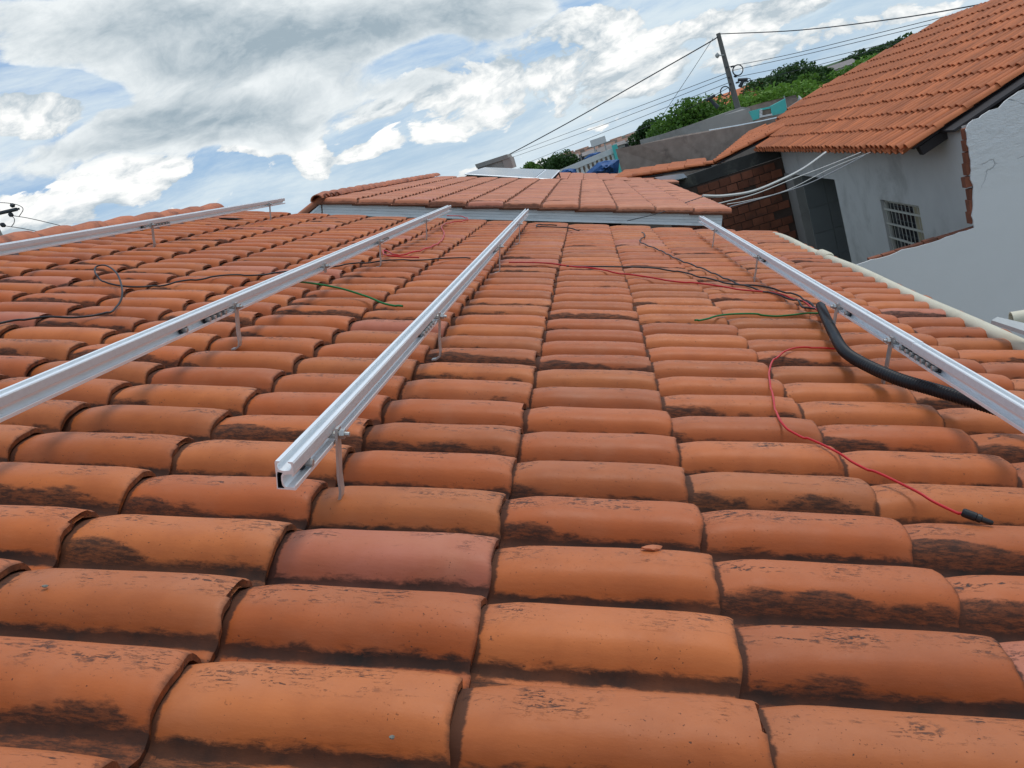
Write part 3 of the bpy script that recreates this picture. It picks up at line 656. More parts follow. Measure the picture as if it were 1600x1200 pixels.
for k in range(9):
    x = xl+.62+k*.165+.02; 
    z = at(1355, 408, YF).z
    b = MB(); b.box((x, YF+.026, z-.035), (x+.15+.01*hsh(k, 1), YF+.12, z+.012+.018*hsh(k, 2))); b.build('brick', 'brick', fw)
for k in range(8):
    y0 = 350-k*19; p = at(1520 if k < 3 else 1515, y0, YF); b = MB(); wj = .008+.022*hsh(k, 5)
    b.box((p.x-wj, YF+.026, p.z), (p.x+.05, YF+.13, p.z+.125+.02*hsh(k, 6))); b.build('brick', 'brick', fw)

# ------------------------------------------------------------------ neighbour's house: grey wall, opening, barred window, channel tile roof
nh = thing('house', 'neighbouring grey rendered house with orange channel tile roof and barred window', 'house')
XW = 4.34
def W(x, y): return atx(x, y, XW)
y_end = 19.4
wy0, wy1, wzt, wzb = W(1435, 320).y, W(1375, 312).y, W(1400, 316).z, W(1395, 402).z
dy0, dy1, dzt = W(1304, 282).y, W(1241, 275).y, W(1275, 277).z
b = MB(); ztop = CAMZ-1.165
for (ya, yb, za, zb_) in ((YF+.14, wy0, 0, ztop), (wy0, wy1, 0, wzb), (wy0, wy1, wzt, ztop), (wy1, dy0, 0, ztop), (dy0, dy1, dzt, ztop), (dy1+.0, y_end+.3, dzt, ztop)):
    b.box((XW, ya, za), (XW+.14, yb, zb_))
b.build('wall', 'render_grey', nh)
b = MB(); b.box((XW-.04, dy1, 0), (XW+.28, y_end-.02, dzt+.01)); b.build('pillar', 'plaster_grey', nh)
# the tiled cross wall seen through the opening
b = MB(); b.box((XW+3.2, dy0-4, 0), (XW+3.3, dy1+1.4, ztop)); b.box((XW+.14, dy1-.02, 0), (XW+3.2, dy1+.2, ztop)); b.build('room_wall', 'concrete', nh)
for i in range(7):
    for j in range(7):
        b = MB(); a0 = XW+.145+i*.44; z0 = dzt+.35-.60*(j+1); b.box((a0, dy1-.035, z0), (a0+.43, dy1-.02, z0+.59)); b.build('wall_tile', 'ceramic_grey', nh)
# window
wn = MB().box((XW+.11, wy0, wzb), (XW+.13, wy1, wzt)); ww = place('window', wn.mesh('window', 'glass'), nh)
b = MB()
for (ya, yb, za, zb_) in ((wy0, wy1, wzt-.05, wzt), (wy0, wy1, wzb, wzb+.05), (wy0, wy0+.05, wzb, wzt), (wy1-.05, wy1, wzb, wzt)): b.box((XW+.05, ya, za), (XW+.1, yb, zb_))
b.build('frame', 'white_metal', ww)
for k in range(9):
    b = MB(); y = wy0+.16+k*(wy1-wy0-.32)/8; b.tube([(XW+.035, y, wzb), (XW+.035, y, wzt)], .0055, 6); b.build('bar', 'white_metal', ww)
for k in range(3):
    z = wzt-.05-(k+.55)*.24; b = MB(); b.box((XW+.028, wy0, z), (XW+.046, wy1, z+.03)); b.build('crossbar', 'white_metal', ww)
b = MB(); 
for k in range(10):
    y = wy0+.06+k*.035; b.box((XW+.068, y, wzb+.05), (XW+.08+.01*(k % 2), y+.033, wzt-.05)); 
b.build('curtain', 'curtain', ww)
# black tank seen through the opening
p = atx(1292, 392, XW+.55); b = MB(); b.tube([(p.x, p.y, 0), (p.x, p.y, p.z-.1), (p.x, p.y, p.z-.02), (p.x, p.y, p.z)], [.3, .3, .24, .1], 16)
tag(b.build('barrel', 'black_pvc', smooth=True), 'black plastic barrel in the dark opening of the neighbouring house', 'barrel')
# roof
ev = at(1420, 238, 10.5); SN = radians(18.5); Un = Vector((cos(SN), 0, sin(SN))); Nn = Vector((-sin(SN), 0, cos(SN)))
def NR(X, Y, n=0): return Vector((X, Y, ev.z+(X-ev.x)*math.tan(SN)))+Nn*n
def interp(v, tab):
    for (a, b), (c, d) in zip(tab, tab[1:]):
        if a <= v <= c: return b+(d-b)*(v-a)/(c-a)
    return tab[0][1] if v < tab[0][0] else tab[-1][1]
def chan_geo(Lc, r0, r1, n=7, th=.012):
    vs = []; fs = []
    for o in (0, 1):
        for x, r in ((0, r0), (Lc, r1)):
            for k in range(n):
                a = pi*(.04+.92*k/(n-1)); rr = r-th*o; vs.append((x, -cos(a)*rr, sin(a)*rr*.95))
    for k in range(n-1):
        fs += [(k, n+k, n+k+1, k+1), (2*n+k, 2*n+k+1, 3*n+k+1, 3*n+k), (k, k+1, 2*n+k+1, 2*n+k), (n+k, 3*n+k, 3*n+k+1, n+k+1)]
    fs += [(0, 2*n, 3*n, n), (n-1, 2*n-1, 4*n-1, 3*n-1)]
    return vs, fs
def channel_roof(parent, P, U, N, cols, pitch, expo, limit, seed=3, name='roof_tile', grid=True):
    """cols: (Y, X from, X to). P(X, Y, n) gives a point of the roof plane"""
    rr = random.Random(seed); cover = chan_geo(expo+.07, pitch*.40, pitch*.33); items = []; pans = MB()
    cm = MB().add(*cover).mesh(name, 'chan', True, 60)
    cx = U.x
    for (Y, xa, xb) in cols:
        yo = rr.uniform(-.012, .012); g0 = cols[0][1] if grid else xa; k0 = max(0, math.ceil((xa-g0)/(expo*cx)-.35)); k1 = int(round((xb-g0)/(expo*cx)))
        for k in range(k0, max(k1, k0+1)):
            X = g0+k*expo*cx+rr.uniform(-.01, .01); gap = rr.random()
            mt = frame_matrix(P(X, Y+yo+rr.uniform(-.012, .012), .052+.006*(rr.random()-.5)), U, Vector((0, 1, 0)) if N.cross(U).y > 0 else Vector((0, -1, 0)), N) @ Matrix.Rotation(radians(2.1+rr.uniform(-.3, .5)), 4, 'Y') @ Matrix.Rotation(radians(rr.uniform(-.7, .7)), 4, 'Z') @ Matrix.Translation((rr.uniform(-.012, .012), 0, 0))
            p = project(mt.translation); s_ = 1/p[2] if p and -20 < p[0] < 1620 and -20 < p[1] < 1220 else -1
            items.append((s_, mt))
            vs, fs = chan_geo(expo+.05, pitch*.42, pitch*.36, 5); m2 = frame_matrix(P(X-.03, Y+pitch/2+yo, .075), U, Vector((0, 1, 0)), -N)
            pans.add([m2 @ Vector(q) for q in vs], fs)
    items.sort(key=lambda q: -q[0]); rest = MB(); k = 0
    for s_, mt in items:
        if s_ > 0 and k < limit: o = place(name, cm, parent); o.matrix_world = mt; k += 1
        else: rest.add([mt @ Vector(q) for q in cover[0]], cover[1])
    if rest.v: rest.build('distant_roof_tiles', 'chan', parent, True, 'stuff', sharp=60)
    pans.build('pan_tiles', 'chan', parent, True, 'stuff', sharp=60)
TOP = [(9., 8.0), (16.5, 8.0), (18.0, 8.1), (18.7, 8.05), (19.1, 7.65), (19.8, 7.3), (20.5, 6.85), (21.5, 6.2), (22.2, 5.4)]
LOW = [(9., 3.84), (10.5, 3.84), (19.3, 3.93), (21.3, 4.8), (22.2, 5.35)]
PT = .196; cols = []
Y = 10.5
while Y < 22.1: cols.append((Y, interp(Y, LOW)+rnd.uniform(-.015, .015), interp(Y, TOP))); Y += PT
dk = MB(); dk.hexa([NR(3.92, 10.55, .012), NR(7.95, 10.55, .012), NR(7.95, 18.3, .012), NR(6.7, 20.5, .012), NR(5.45, 22.0, .012), NR(4.02, 19.3, .012)], -Nn*.03); rdk = dk.build('roof', 'wood_dark', nh)
channel_roof(rdk, NR, Un, Nn, cols, PT, .40, 290)
b = MB(); b.hexa([NR(4.25, YF+.16, .0), NR(8.2, YF+.16, .0), NR(8.2, 10.62, .0), NR(4.25, 10.62, .0)], -Nn*.03); b.build('soffit_board', 'wood_dark', nh)
for (ya, yb) in ((10.56, 10.68),):
    b = MB(); b.hexa([NR(3.98, ya, -.03), NR(8.2, ya, -.03), NR(8.2, ya, -.15), NR(3.98, ya, -.15)], (0, yb-ya, 0)); b.build('rafter', 'wood_dark', nh)
for k in range(12):
    b = MB(); y = 11.2+k*.7; b.hexa([NR(3.95, y, -.02), NR(5.2, y, -.02), NR(5.2, y, -.1), NR(3.95, y, -.1)], (0, .05, 0)); b.build('rafter', 'wood_dark', nh)
# ridge and hip tiles along the upper edge
hp = [(8.02, 10.6), (8.02, 18.6), (7.3, 19.8), (6.25, 21.4), (5.45, 22.15)]
for (x0, y0), (x1, y1) in zip(hp, hp[1:]):
    a, c = NR(x0, y0, .035), NR(x1, y1, .035); dd = (c-a); n = max(1, int(dd.length/.42)); dn = dd.normalized()
    for k in range(n):
        o = place('ridge_tile', CAP, nh); sx = dn.cross(Vector((0, 0, 1))).normalized(); o.matrix_world = frame_matrix(a+dd*(k/n), sx, dn, sx.cross(dn)) @ Matrix.Rotation(radians(-3+rnd.uniform(-2, 2)), 4, 'X')
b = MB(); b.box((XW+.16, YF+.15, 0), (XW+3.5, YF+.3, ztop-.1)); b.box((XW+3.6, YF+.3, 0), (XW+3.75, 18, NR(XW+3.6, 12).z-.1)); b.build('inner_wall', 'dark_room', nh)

# ------------------------------------------------------------------ brick wall at the back of the yard
YB = 19.4
bw = thing('brick_wall', 'sooty red brick wall at the back of the yard behind the second roof', 'wall')
zt = at(1110, 262, YB).z; bc = MB(); bc.box((1.5, YB+.012, 0), (XW+.02, YB+.16, zt-.3)); bc.build('mortar_bed', 'brick_mortar', bw)
bc = MB(); bc.hexa([(1.6, YB-.01, zt-.30), (XW-.02, YB-.01, zt-.27), (XW-.02, YB-.01, zt+.01), (3.2, YB-.01, zt), (1.6, YB-.01, zt-.01)], (0, .18, 0)); bc.build('concrete_band', 'soot', bw)
bm_ = [MB().box((0, 0, 0), (.247+.006*k, .03, .172)).mesh('brick', 'brick') for k in range(2)]
for r_ in range(12):
    for c_ in range(12):
        X = 1.5+c_*.265+(.13 if r_ % 2 else 0); Z = zt-.32-.19*(r_+1)
        if X+.26 > XW-.06 or rnd.random() < .03: continue
        o = place('brick', bm_[(r_+c_) % 2], bw, loc=(X, YB-.012-.008*rnd.random(), Z)); o.rotation_euler = (0, radians(rnd.uniform(-1, 1)), 0)
# lower roofs beyond the brick wall
lr = thing('shed_roof', 'small lower orange tile roof tucked under the neighbour eave above the brick wall', 'roof')
S3 = radians(9); U3 = Vector((cos(S3), 0, sin(S3))); N3 = Vector((-sin(S3), 0, cos(S3))); e3 = at(1118, 256, YB+.1)
def P3(X, Y, n=0): return Vector((X, Y, e3.z+(X-e3.x)*math.tan(S3)))+N3*n
cols = []; Y = YB+.1
while Y < YB+3.2: cols.append((Y, e3.x+(Y-YB-.1)*.50, 4.6)); Y += PT
channel_roof(lr, P3, U3, N3, [c for c in cols if c[2]-c[1] > .2], PT, .43, 0, 9, grid=False)
b = MB(); b.hexa([P3(e3.x+.03, YB+.1, .0), P3(4.6, YB+.1, .0), P3(4.6, YB+1.2, .0)], -N3*.04); b.build('deck', 'wood_dark', lr)
lr2 = thing('shed_roof', 'flat strip of orange tile roof below the brown plaster wall', 'roof')
e4 = at(1000, 277, 20.); g4 = at(1112, 259, 20.); U4 = (g4-e4).normalized(); N4 = Vector((-U4.z, 0, U4.x))
def P4(X, Y, n=0): return Vector((X, Y, e4.z+(X-e4.x)*U4.z/U4.x+(Y-20)*.015))+N4*n
cols = []; Y = 20.
while Y < 22.4: cols.append((Y, e4.x-.6+(Y-20)*.15, g4.x+.05)); Y += PT
channel_roof(lr2, P4, U4, N4, cols, PT, .43, 0, 4, grid=False)
b = MB(); b.hexa([P4(e4.x-.5, 20, 0), P4(g4.x, 20, 0), P4(g4.x, 22.3, 0), P4(e4.x-.3, 22.3, 0)], -N4*.04); b.build('deck', 'wood_dark', lr2)
b = MB(); q = [at(x, y, 19.) for x, y in ((1022,277),(1068,271),(1074,277),(1040,285))]; b.hexa(q, (0, .9, -.12)); tag(b.build('roof_sheet', 'pale_plastic'), 'pale blue grey roofing sheet leaning beside the brick wall top', 'sheet')

# ------------------------------------------------------------------ plaster walls, turquoise gable, tarps, white balustrade
def slabwall(name, label, P, Y0, Y1, matn, th=.15, cat='wall', zb=0):
    b = MB(); n = len(P); q = []
    for k, (x, y) in enumerate(P): q.append(at(x, y, Y0+(Y1-Y0)*k/(n-1)))
    q2 = [Vector((q[-1].x, q[-1].y, zb)), Vector((q[0].x, q[0].y, zb))]; b.hexa(q+q2, (0, th, 0)); return tag(b.build(name, matn), label, cat)
slabwall('wall', 'long brown stained plaster wall behind the low orange roofs', [(962,233),(1000,226),(1060,212),(1120,202),(1170,194),(1215,184),(1300,160)], 25, 23.2, 'plaster_brown')
slabwall('wall', 'higher grey plaster wall running below the trees', [(1000,219),(1040,208),(1085,193),(1130,177),(1160,167),(1172,169)], 29, 27, 'plaster_grey')
slabwall('wall', 'unplastered wall piece standing above the turquoise gable', [(1168,167),(1200,158),(1243,148),(1246,153)], 27.2, 26.6, 'plaster_brown')
b = MB(); q = [at(x, y, 24.3-.3*k/4) for k, (x, y) in enumerate(((1108,204),(1150,197),(1192,189),(1214,184)))]; b.tube(q, .028, 5); tag(b.build('wall_coping', 'pale_plastic'), 'pale coping line on top of the brown plaster wall', 'coping')
tq = thing('gable_house', 'turquoise painted upper wall with a window gap above the brown wall', 'house')
for P in (((1171,174),(1186,170),(1189,184),(1178,188)), ((1204,166),(1227,154),(1230,175),(1206,181)), ((1186,170),(1204,166),(1205,169),(1187,173))):
    b = MB(); b.hexa([at(x, y, 24.6) for x, y in P], (0, .15, 0)); b.build('painted_wall', 'turquoise', tq)
b = MB(); b.hexa([at(x, y, 24.62) for x, y in ((1186,173),(1205,169),(1206,181),(1188,185))], (0, .1, 0)); b.build('window_gap', 'brown_wall', tq)
for k in range(6):
    b = MB(); p = at(1188.5, 172+k*2.2, 24.55); b.box((p.x-.03, p.y, p.z-.02), (p.x+.05, p.y+.08, p.z+.01)); b.build('white_block', 'whitewash', tq)
b = MB(); p0, p1 = at(1188, 184, 24.5), at(1207, 180, 24.5); b.hexa([p0, p1, p1+Vector((0, 0, .05)), p0+Vector((0, 0, .05))], (0, .2, 0)); b.build('sill', 'whitewash', tq)
b = MB(); p = at(1222, 158, 24.8); b.box((p.x-2, p.y+.2, 0), (p.x+.1, p.y+3, p.z-.7)); b.build('wall', 'plaster_brown', tq)
b = MB(); 
# small antenna and lamp by it
t = thing('antenna', 'thin grey mast with small dish beside the turquoise wall', 'antenna', at(1230, 172, 25))
b = MB(); b.tube([(0, 0, -1.2), (0, 0, .42)], .018, 6); b.build('mast', 'greymetal', t)
b = MB(); b.tube([(.35, 0, .15), (.42, -.04, .17), (.44, -.05, .18)], [.02, .12, .14], 8); b.tube([(0, 0, .05), (.35, 0, .15)], .012, 5); b.build('dish', 'greymetal', t)
def tarp(label, outline, Y, depth):
    """crumpled sheet: fan of outline points with folds"""
    P = [at(x, y, Y) for x, y in outline]; ce = sum(P, Vector())/len(P); vs = []; fs = []; n = len(P); R_ = 6
    for i in range(R_+1):
        for k, p in enumerate(P):
            q = ce.lerp(p, i/R_); f_ = 1-i/R_; q = q+Vector((0, -depth*f_*(.6+.5*hsh(k, i))+.1*hsh(i, k), .05*(hsh(k*3, i)-.5)*(f_ > 0))); vs.append(q)
    for i in range(R_):
        for k in range(n): fs.append((i*n+k, i*n+(k+1) % n, (i+1)*n+(k+1) % n, (i+1)*n+k))
    b = MB(); b.add(vs, fs); o = b.build('tarpaulin', 'tarp', smooth=False); md = o.modifiers.new('s', 'SOLIDIFY'); md.thickness = .02; return tag(o, label, 'tarpaulin', 'blue tarpaulins behind the roofs')
tarp('crumpled blue tarpaulin bundled against the end of the brown plaster wall', ((912,273),(925,262),(934,254),(945,251),(958,250),(968,249),(967,260),(966,271),(950,275),(930,275)), 24, .5)
tarp('small blue tarpaulin between the solar panel and the balustrade', ((873,272),(880,265),(890,263),(900,264),(901,271),(890,274)), 26, .3)
tarp('far blue tarpaulin above the white balustrade', ((912,248),(922,240),(938,237),(940,241),(926,246),(915,249)), 55, .3)
bal = thing('balustrade', 'white terrace parapet with a row of balusters behind the blue tarpaulins', 'balustrade')
a0, a1 = at(868, 268, 34), at(958, 231, 34); c0, c1 = at(885, 277, 34), at(966, 248, 34)
def seg(P, Q, dz0, dz1, matn, nm, th=.2, dy=0):
    b = MB(); b.hexa([P+Vector((0, dy, dz0)), Q+Vector((0, dy, dz0)), Q+Vector((0, dy, dz1)), P+Vector((0, dy, dz1))], (0, th, 0)); return b.build(nm, matn, bal)
seg(a0, a1, -.22, 0, 'whitewash', 'top_rail'); seg(a0, a1, -1.2, -.62, 'whitewash', 'parapet')
seg(a0, a1, -.62, -.22, 'brown_wall', 'back_panel', .05, .5)
for k in range(13):
    p = a0.lerp(a1, (k+.5)/13); b = MB(); b.tube([p+Vector((0, .1, -.62)), p+Vector((0, .1, -.5)), p+Vector((0, .1, -.35)), p+Vector((0, .1, -.22))], [.05, .09, .045, .07], 8); b.build('baluster', 'whitewash', bal, True)
b = MB(); p = at(957, 232, 33.8); b.box((p.x, p.y, 0), (p.x+.22, p.y+.3, p.z+.12)); b.build('end_post', 'turquoise', bal)
b = MB(); b.box((a0.x, a0.y+.6, 0), (a1.x, a1.y+4, a1.z-.9)); b.build('building_wall', 'far_wall', bal)
# concrete box with slab top behind panels
cb_ = thing('water_tank', 'grey concrete box with slab lid on the skyline left of the trees', 'tank')
P0, P1, P2 = at(744, 262, 22), at(790, 246, 22), at(802, 252, 22.0)
b = MB(); b.hexa([at(x, y, 22) for x, y in ((742,257),(792,241),(795,247),(745,263))], (0, 1.2, 0)); b.build('lid', 'concrete', cb_)
b = MB(); b.hexa([at(x, y, 22.05) for x, y in ((746,263),(784,250.5),(790,268),(750,282))], (0, 1., 0)); b.build('tank_wall', 'concrete', cb_)
b = MB(); b.hexa([at(x, y, 22.02) for x, y in ((784,249),(797,245),(802,262),(789,266))], (0, 1.1, 0)); b.build('side_wall', 'plaster_grey', cb_)

# ------------------------------------------------------------------ far town
def house(label, x, y, Y, wd, dp, hgt, rm, wm, grp='small houses of the far town'):
    p = at(x, y, Y); t = thing('far_house', label, 'house', (p.x, Y, 0), grp); z = p.z
    b = MB(); b.box((-wd/2, 0, 0), (wd/2, dp, z-hgt)); b.build('wall', wm, t)
    b = MB(); e = .3; b.add([(-wd/2-e, -e, z-hgt), (wd/2+e, -e, z-hgt), (wd/2+e, dp+e, z-hgt), (-wd/2-e, dp+e, z-hgt), (-wd/2-e, dp/2, z), (wd/2+e, dp/2, z)],
                            [(0, 1, 5, 4), (3, 4, 5, 2), (0, 4, 3), (1, 2, 5), (0, 3, 2, 1)]); b.build('roof', rm, t)
    for s_ in (-.25, .25):
        wv = MB(); wv.box((wd*s_-.4, -.03, z-hgt-1.5), (wd*s_+.4, .02, z-hgt-.5)); wv.build('window', 'glass', t)
    return t
for a in (
          ('orange roofed house between the trees behind the pole', 1154, 138, 62, 5.5, 5, 1.2, 'chan', 'brick'),
          ('orange roof seen between the neighbour roof and the trees', 1282, 135, 48, 5, 6, .9, 'chan', 'plaster_grey'),
          ('pale house half hidden on the wooded hill', 1312, 98, 140, 5, 5, .8, 'far_roof_grey', 'far_wall'),
          ('small pale house on the far hilltop', 1368, 76, 190, 7, 8, 1.2, 'far_roof', 'far_wall')): house(*a)
ORD = ('first second third fourth fifth sixth seventh eighth ninth tenth eleventh twelfth thirteenth fourteenth fifteenth sixteenth seventeenth eighteenth nineteenth twentieth').split()
for k in range(20):
    x = 886+k*6.2+rnd.uniform(-2, 2); hz_ = 240.5-(x-886)*.292; dy = (k*3 % 4)*2.3+rnd.uniform(.3, 1.5); Yd = 240-dy*13
    rm_, wm_ = (('far_roof', 'brown'), ('far_roof_grey', 'grey'), ('far_roof', 'brown'), ('wood', 'dark'))[k % 4], ('far_wall', 'whitewash', 'plaster_brown', 'plaster_grey', 'far_wall')[k % 5]
    house('%s of the tiny skyline houses counted from the round tree, with %s roof' % (ORD[k], rm_[1]), x, hz_+dy-3.5, Yd, rnd.uniform(.009, .016)*Yd, rnd.uniform(3, 6), rnd.uniform(.003, .006)*Yd, rm_[0], wm_, 'crowded skyline houses')
t = thing('billboard', 'pale blank billboard on posts standing on the skyline', 'billboard', at(935, 222, 120))
b = MB(); b.box((-1.15, 0, -.42), (1.15, .15, .58)); b.build('panel', 'whitewash', t)
b = MB(); 
for s_ in (-.8, .8): b.tube([(s_, .2, -t.location.z), (s_, .2, .3)], .12, 6)
b.build('post', 'greymetal', t)
hl = MB(); n = 60; vs = []; fs = []
for i in range(n+1):
    x = 20+i*3.2; hgt = max(0, 3.0+2.2*(1-math.exp(-max(0, x-30)/70))*1.0+.5*sin(i*.5)+.3*sin(i*1.3)) if x > 34 else 2.6*(x-20)/14
    vs += [(x-4, 150, 0), (x, 200, hgt), (x+5, 300, hgt+.3), (x+8, 420, 0)]
for i in range(n):
    for k in range(3): fs.append((i*4+k, (i+1)*4+k, (i+1)*4+k+1, i*4+k+1))
hl.add(vs, fs); hl.build('hill', 'hill_green', kind='structure', smooth=True)

# ------------------------------------------------------------------ trees
def tree(label, x, y, Y, wx, hz, leaf='leaf', n=4500, ls=.16, seed=0, name='tree', zc=None, grp='trees beyond the walls', blobs=9):
    """(x, y): top of the crown in the picture; wx half width, hz crown height in metres"""
    rr = random.Random(seed); p = at(x, y, Y); t = thing(name, label, 'tree', (p.x, Y, 0), grp); zt_ = p.z; cz = zt_-hz*.66
    tr = MB(); tr.tube([(0, 0, 0), (.1, 0, cz*.35), (.02, .05, cz*.7), (-.05, 0, cz)], [.22, .17, .13, .07], 8)
    bl = []
    for k in range(blobs):
        a = rr.random()*6.283; rad = rr.uniform(.15, .72); c = Vector((cos(a)*wx*rad, sin(a)*wx*.7*rad, cz+hz*rr.uniform(-.25, .27))); bl.append((c, rr.uniform(.28, .46)))
        tr.tube([(0, 0, cz*.6), c*.5+Vector((0, 0, cz*.35)), c], [.09, .05, .02], 5)
    bl.append((Vector((wx*.1, 0, cz+hz*.22)), .4))
    tr.build('trunk', 'bark', t, True)
    b = MB(); nl = n//len(bl)
    for c, s_ in bl:
        tone = rr.uniform(-.2, .2)
        for k in range(nl):
            d = Vector((rr.gauss(0, 1), rr.gauss(0, 1), rr.gauss(0, 1))).normalized()*(.55+.5*rr.random()**.6); q = c+Vector((d.x*wx*s_, d.y*wx*s_, d.z*hz*s_*.95))
            a1 = Vector((rr.gauss(0, 1), rr.gauss(0, 1), rr.gauss(0, .6))).normalized(); a2 = a1.cross(Vector((rr.gauss(0, 1), rr.gauss(0, 1), rr.gauss(0, 1)))).normalized(); l = ls*rr.uniform(.6, 1.4)
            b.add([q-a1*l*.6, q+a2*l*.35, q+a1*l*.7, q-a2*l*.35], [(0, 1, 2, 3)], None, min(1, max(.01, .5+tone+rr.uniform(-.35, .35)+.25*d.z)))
    b.build('crown', M[leaf], t); return t
T_ = [('leafy green tree rising at the left of the grey plaster wall', 1066, 152, 34, 1.9, 2.2, 'leaf', 6000, .13),
      ('low leafy tree left of the two hanging splice boxes', 1035, 184, 36, 1.7, 1.7, 'leaf', 4500, .13),
      ('bushy tree behind the left splice box near the pole', 1100, 158, 38, 1.9, 2.0, 'leaf', 5000, .14),
      ('bright green tree directly behind the foot of the utility pole', 1146, 148, 36, 1.9, 1.6, 'leafb', 5000, .13),
      ('bright green bushy tree right of the utility pole', 1195, 130, 38, 2.1, 1.9, 'leafb', 6000, .13),
      ('bright tree between the turquoise wall and the dark round tree', 1238, 124, 42, 2.0, 2.1, 'leafb', 5500, .14),
      ('large dark round tree standing behind the bright trees', 1213, 101, 62, 3.6, 3.3, 'leafd', 7000, .20),
      ('dark tree shoulder to the left of the large round tree', 1182, 122, 64, 2.4, 2.2, 'leafd', 4000, .20),
      ('spreading tree edge on the right flank of the large round tree', 1252, 112, 60, 2.4, 2.6, 'leaf', 4500, .19),
      ('round dark tree on the skyline above the solar panels', 876, 232, 60, 1.6, 2.2, 'leafd', 4500, .16),
      ('small dark tree left of the round skyline tree', 858, 243, 62, 1.2, 1.5, 'leafd', 2500, .16),
      ('low bush on the skyline beside the concrete tank', 821, 253, 50, 1.1, 1.0, 'leaf', 2500, .13),
      ('dark small tree left end of the tree row above the brown roofs', 1004, 190, 60, 1.5, 1.2, 'leafd', 3000, .16),
      ('dark small round tree in the gap right of the large tree', 1279, 103, 120, 2.6, 2.8, 'leafd', 2500, .4),
      ('green tree at the near foot of the hill by the neighbour roof', 1300, 108, 90, 5.5, 4.0, 'leaf', 5000, .32),
      ('bright green tree above the edge of the neighbour roof', 1345, 88, 90, 5.0, 3.6, 'leafb', 5000, .32),
      ('bright green tree against the upper neighbour roof edge', 1386, 77, 90, 4.5, 3.4, 'leafb', 4500, .32),
      ('dark tree on the hill behind the bright green trees', 1336, 78, 150, 6.0, 4.0, 'leafd', 4000, .5),
      ('highest dark tree on the hill skyline beside the neighbour roof', 1410, 52, 150, 5.5, 4.6, 'leafd', 4500, .5),
      ('mid hill tree between the two dark hill trees', 1375, 68, 155, 6.0, 3.2, 'leafd', 4000, .5),
      ('last far tree where the neighbour roof meets the skyline', 1438, 46, 160, 5.0, 4.0, 'leafd', 3000, .5)]
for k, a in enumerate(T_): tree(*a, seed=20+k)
# a sprig on the neighbour ridge
# ------------------------------------------------------------------ utility poles and wires
YP = 30; pt, pbm = at(1122, 52, YP), at(1158, 167, YP)
up = thing('utility_pole', 'concrete utility pole with coiled cables rising behind the plaster walls', 'pole', (pbm.x, YP, 0))
ax = pt.x-pbm.x
b = MB(); b.tube([(0, 0, 0), (ax*.9, 0, pt.z*.86), (ax, 0, pt.z)], [.16, .085, .075], 8); b.build('shaft', 'pole_concrete', up, True)
def lp(x, y, Y=YP): return at(x, y, Y)-Vector((pbm.x, YP, 0))
def ring(x, y, rad):
    c = lp(x, y, YP-.15); b = MB()
    for s_ in (0, .012): b.tube([c+Vector((cos(g*pi/12)*(rad+s_), s_*2, sin(g*pi/12)*(rad+s_))) for g in range(25)], .016, 5, False)
    return b.build('cable_coil', 'wire_dark', up, True)
ring(1153, 109.5, .17); ring(1133, 142.5, .155)
b = MB(); b.tube([lp(1131, 86, YP-.1), lp(1126, 86.5, YP-.3), lp(1122, 87, YP-.4)], .02, 5); b.tube([lp(1124, 87, YP-.4), lp(1121, 86.5, YP-.4), lp(1118, 88, YP-.4)], [.04, .10, .05], 8); b.build('street_lamp', 'greymetal', up)
def splice(P, Q, R_, S):
    b = MB(); b.tube([lp(*P), lp(*Q)], .055, 8); b.tube([lp(*R_), lp(*S)], [.05, .075], 8); return b.build('splice_box', 'wire_dark', up)
splice((1153, 125), (1168, 124), (1162, 125), (1156, 136)); b = MB(); c = lp(1167, 125.5); b.tube([c+Vector((cos(g*pi/6)*.13, 0, sin(g*pi/6)*.05)) for g in range(13)], .014, 5, False); b.build('cable_loop', 'wire_dark', up)
splice((1103, 157), (1117, 149), (1109, 155), (1122, 168))
for (x, y) in ((1137, 105), (1144, 104), (1149, 119), (1140, 121), (1142, 131), (1152, 129)):
    b = MB(); c = lp(x, y); b.tube([c-Vector((.05, .1, 0)), c+Vector((.05, .1, 0))], .035, 6); b.build('insulator', 'wire_dark', up)
def wire(label, pts, r, matn='wire_dark', name='power_line', grp='overhead wires of the utility pole', k=6):
    P = spline([at(*p) for p in pts], k); b = MB(); b.tube(P, r, 5); return tag(b.build(name, matn), label, 'wire', grp)
wire('thick overhead wire from the pole top down to the left over the solar panels', [(1122,57,30),(1105,68,30),(1000,128,32),(900,185,34),(800,239,36),(700,290,38)], .022)
wire('overhead wire leaving the pole top to the right in front of the sky', [(1124,53,30),(1250,47,27),(1400,29,24),(1520,9,21),(1640,-16,19)], .016)
wire('thin guy wire slanting down left from just below the pole top', [(1114,60,30),(1085,105,31),(1052,155,33),(1030,188,34)], .009)
for k, (l1, a) in enumerate((('uppermost of the thin wires left of the pole', ((1139,113,30),(1020,158,36),(900,203,44),(780,248,54))), ('second thin wire from the top left of the pole', ((1140,119,30),(1020,166,36),(900,211,44),(800,246,52))),
        ('third thin wire from the top left of the pole', ((1142,128,30),(1030,172,36),(910,220,44),(830,252,50))), ('lowest thin wire left of the pole carrying the splice box', ((1145,133,30),(1110,152,31),(1040,186,36),(940,225,44),(880,246,50))))): wire(l1, a, .011)
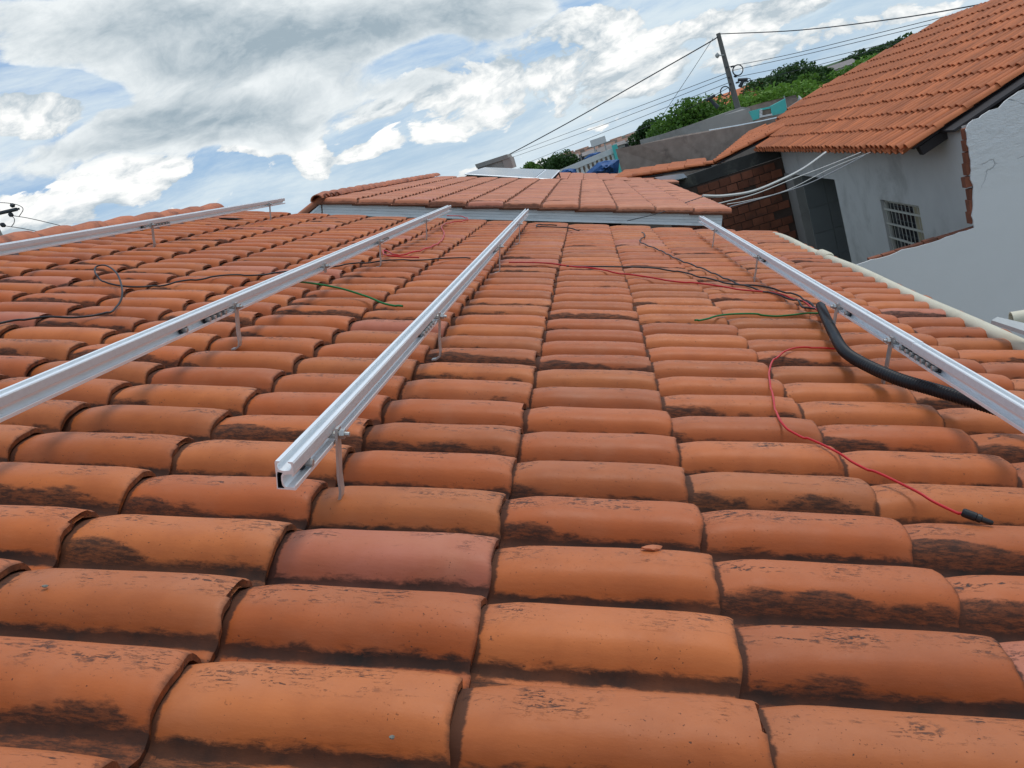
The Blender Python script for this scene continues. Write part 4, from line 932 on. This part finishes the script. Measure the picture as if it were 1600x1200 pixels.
for k, (l1, a) in enumerate((('uppermost of the thin wires right of the pole', ((1139,104,30),(1230,86,27),(1350,57,24),(1500,20,21),(1560,4,20))), ('second thin wire from the top right of the pole', ((1145,110,30),(1250,87,27),(1380,56,24),(1510,24,21))),
        ('third thin wire from the top right of the pole', ((1148,121,30),(1250,100,28),(1360,74,26),(1440,54,24))), ('lowest thin wire right of the pole above the trees', ((1150,130,30),(1220,116,29),(1330,88,27),(1420,62,25))))): wire(l1, a, .009)
# white service cables across the yard
wire('thick white service cable sagging across the yard to the neighbour eave', [(1098,306,9.6),(1130,306,9.9),(1175,299,10.3),(1220,281,10.7),(1255,263,11.0),(1290,238,11.4)], .017, 'wire_white', 'service_cable', 'service cables over the yard')
wire('upper thin white cable from the second roof corner to the neighbour eave', [(1122,318,9.3),(1180,303,9.8),(1240,279,10.4),(1300,256,11.0),(1345,238,11.5)], .0065, 'wire_white', 'service_cable', 'service cables over the yard')
wire('lower thin pale cable from the second roof corner to the neighbour eave', [(1140,323,9.0),(1200,307,9.6),(1260,288,10.2),(1310,264,10.8),(1350,243,11.3)], .0065, 'wire_grey', 'service_cable', 'service cables over the yard')
wire('middle thin cable dipping lowest between the second roof and the eave', [(1136,319,9.1),(1170,313,9.5),(1230,297,10.0),(1300,262,10.8),(1360,238,11.6)], .005, 'wire_white', 'service_cable', 'service cables over the yard')
wire('fine dark wire lying across the right end of the second roof', [(980,345,7.6),(1030,333,7.7),(1062,320,8.3),(1098,307,9.5)], .004, 'wire_dark', 'service_cable', 'service cables over the yard')
# pole at the far left
pl = at(-14, 345, 26); lpv = thing('utility_pole', 'utility pole crossarm with insulators peeking in at the left edge above the ridge', 'pole', (pl.x, pl.y, 0))
def lq(x, y): return at(x, y, 26)-Vector((pl.x, pl.y, 0))
b = MB(); q = lq(-14, 318); b.tube([(0, 0, 0), (0, 0, q.z)], [.2, .13], 8); b.build('shaft', 'concrete', lpv, True)
b = MB(); b.hexa([lq(-40, 340), lq(26, 325), lq(27, 328), lq(-39, 345)], (0, .14, 0)); b.tube([lq(-40, 342), lq(26, 327)], .07, 6); b.build('crossarm', 'wire_dark', lpv)
for (P, Q) in (((18, 318), (21, 324)), ((14, 334), (20, 337)), ((1, 350), (8, 353)), ((-6, 322), (-3, 330))):
    b = MB(); b.tube([lq(*P), lq((P[0]+Q[0])/2, (P[1]+Q[1])/2), lq(*Q)], [.05, .09, .05], 8); b.build('insulator', 'wire_dark', lpv)
for lab, a in (('thin wire drooping right from the left pole crossarm, upper', ((20,337,26),(45,341,27),(80,349,28),(140,364,30))), ('thin wire drooping right from the left pole crossarm, lower', ((8,353,26),(35,357,27),(80,366,29))),
          ('jumper wire arcing over the left pole crossarm', ((-5,316,26),(18,318,26),(32,322,26),(36,328,26),(30,338,26))), ('jumper loop hanging below the left pole crossarm', ((15,336,26),(22,341,26),(22,348,26),(18,354,26)))):
    wire(lab, a, .013, 'wire_dark', 'power_line', 'wires at the left pole')
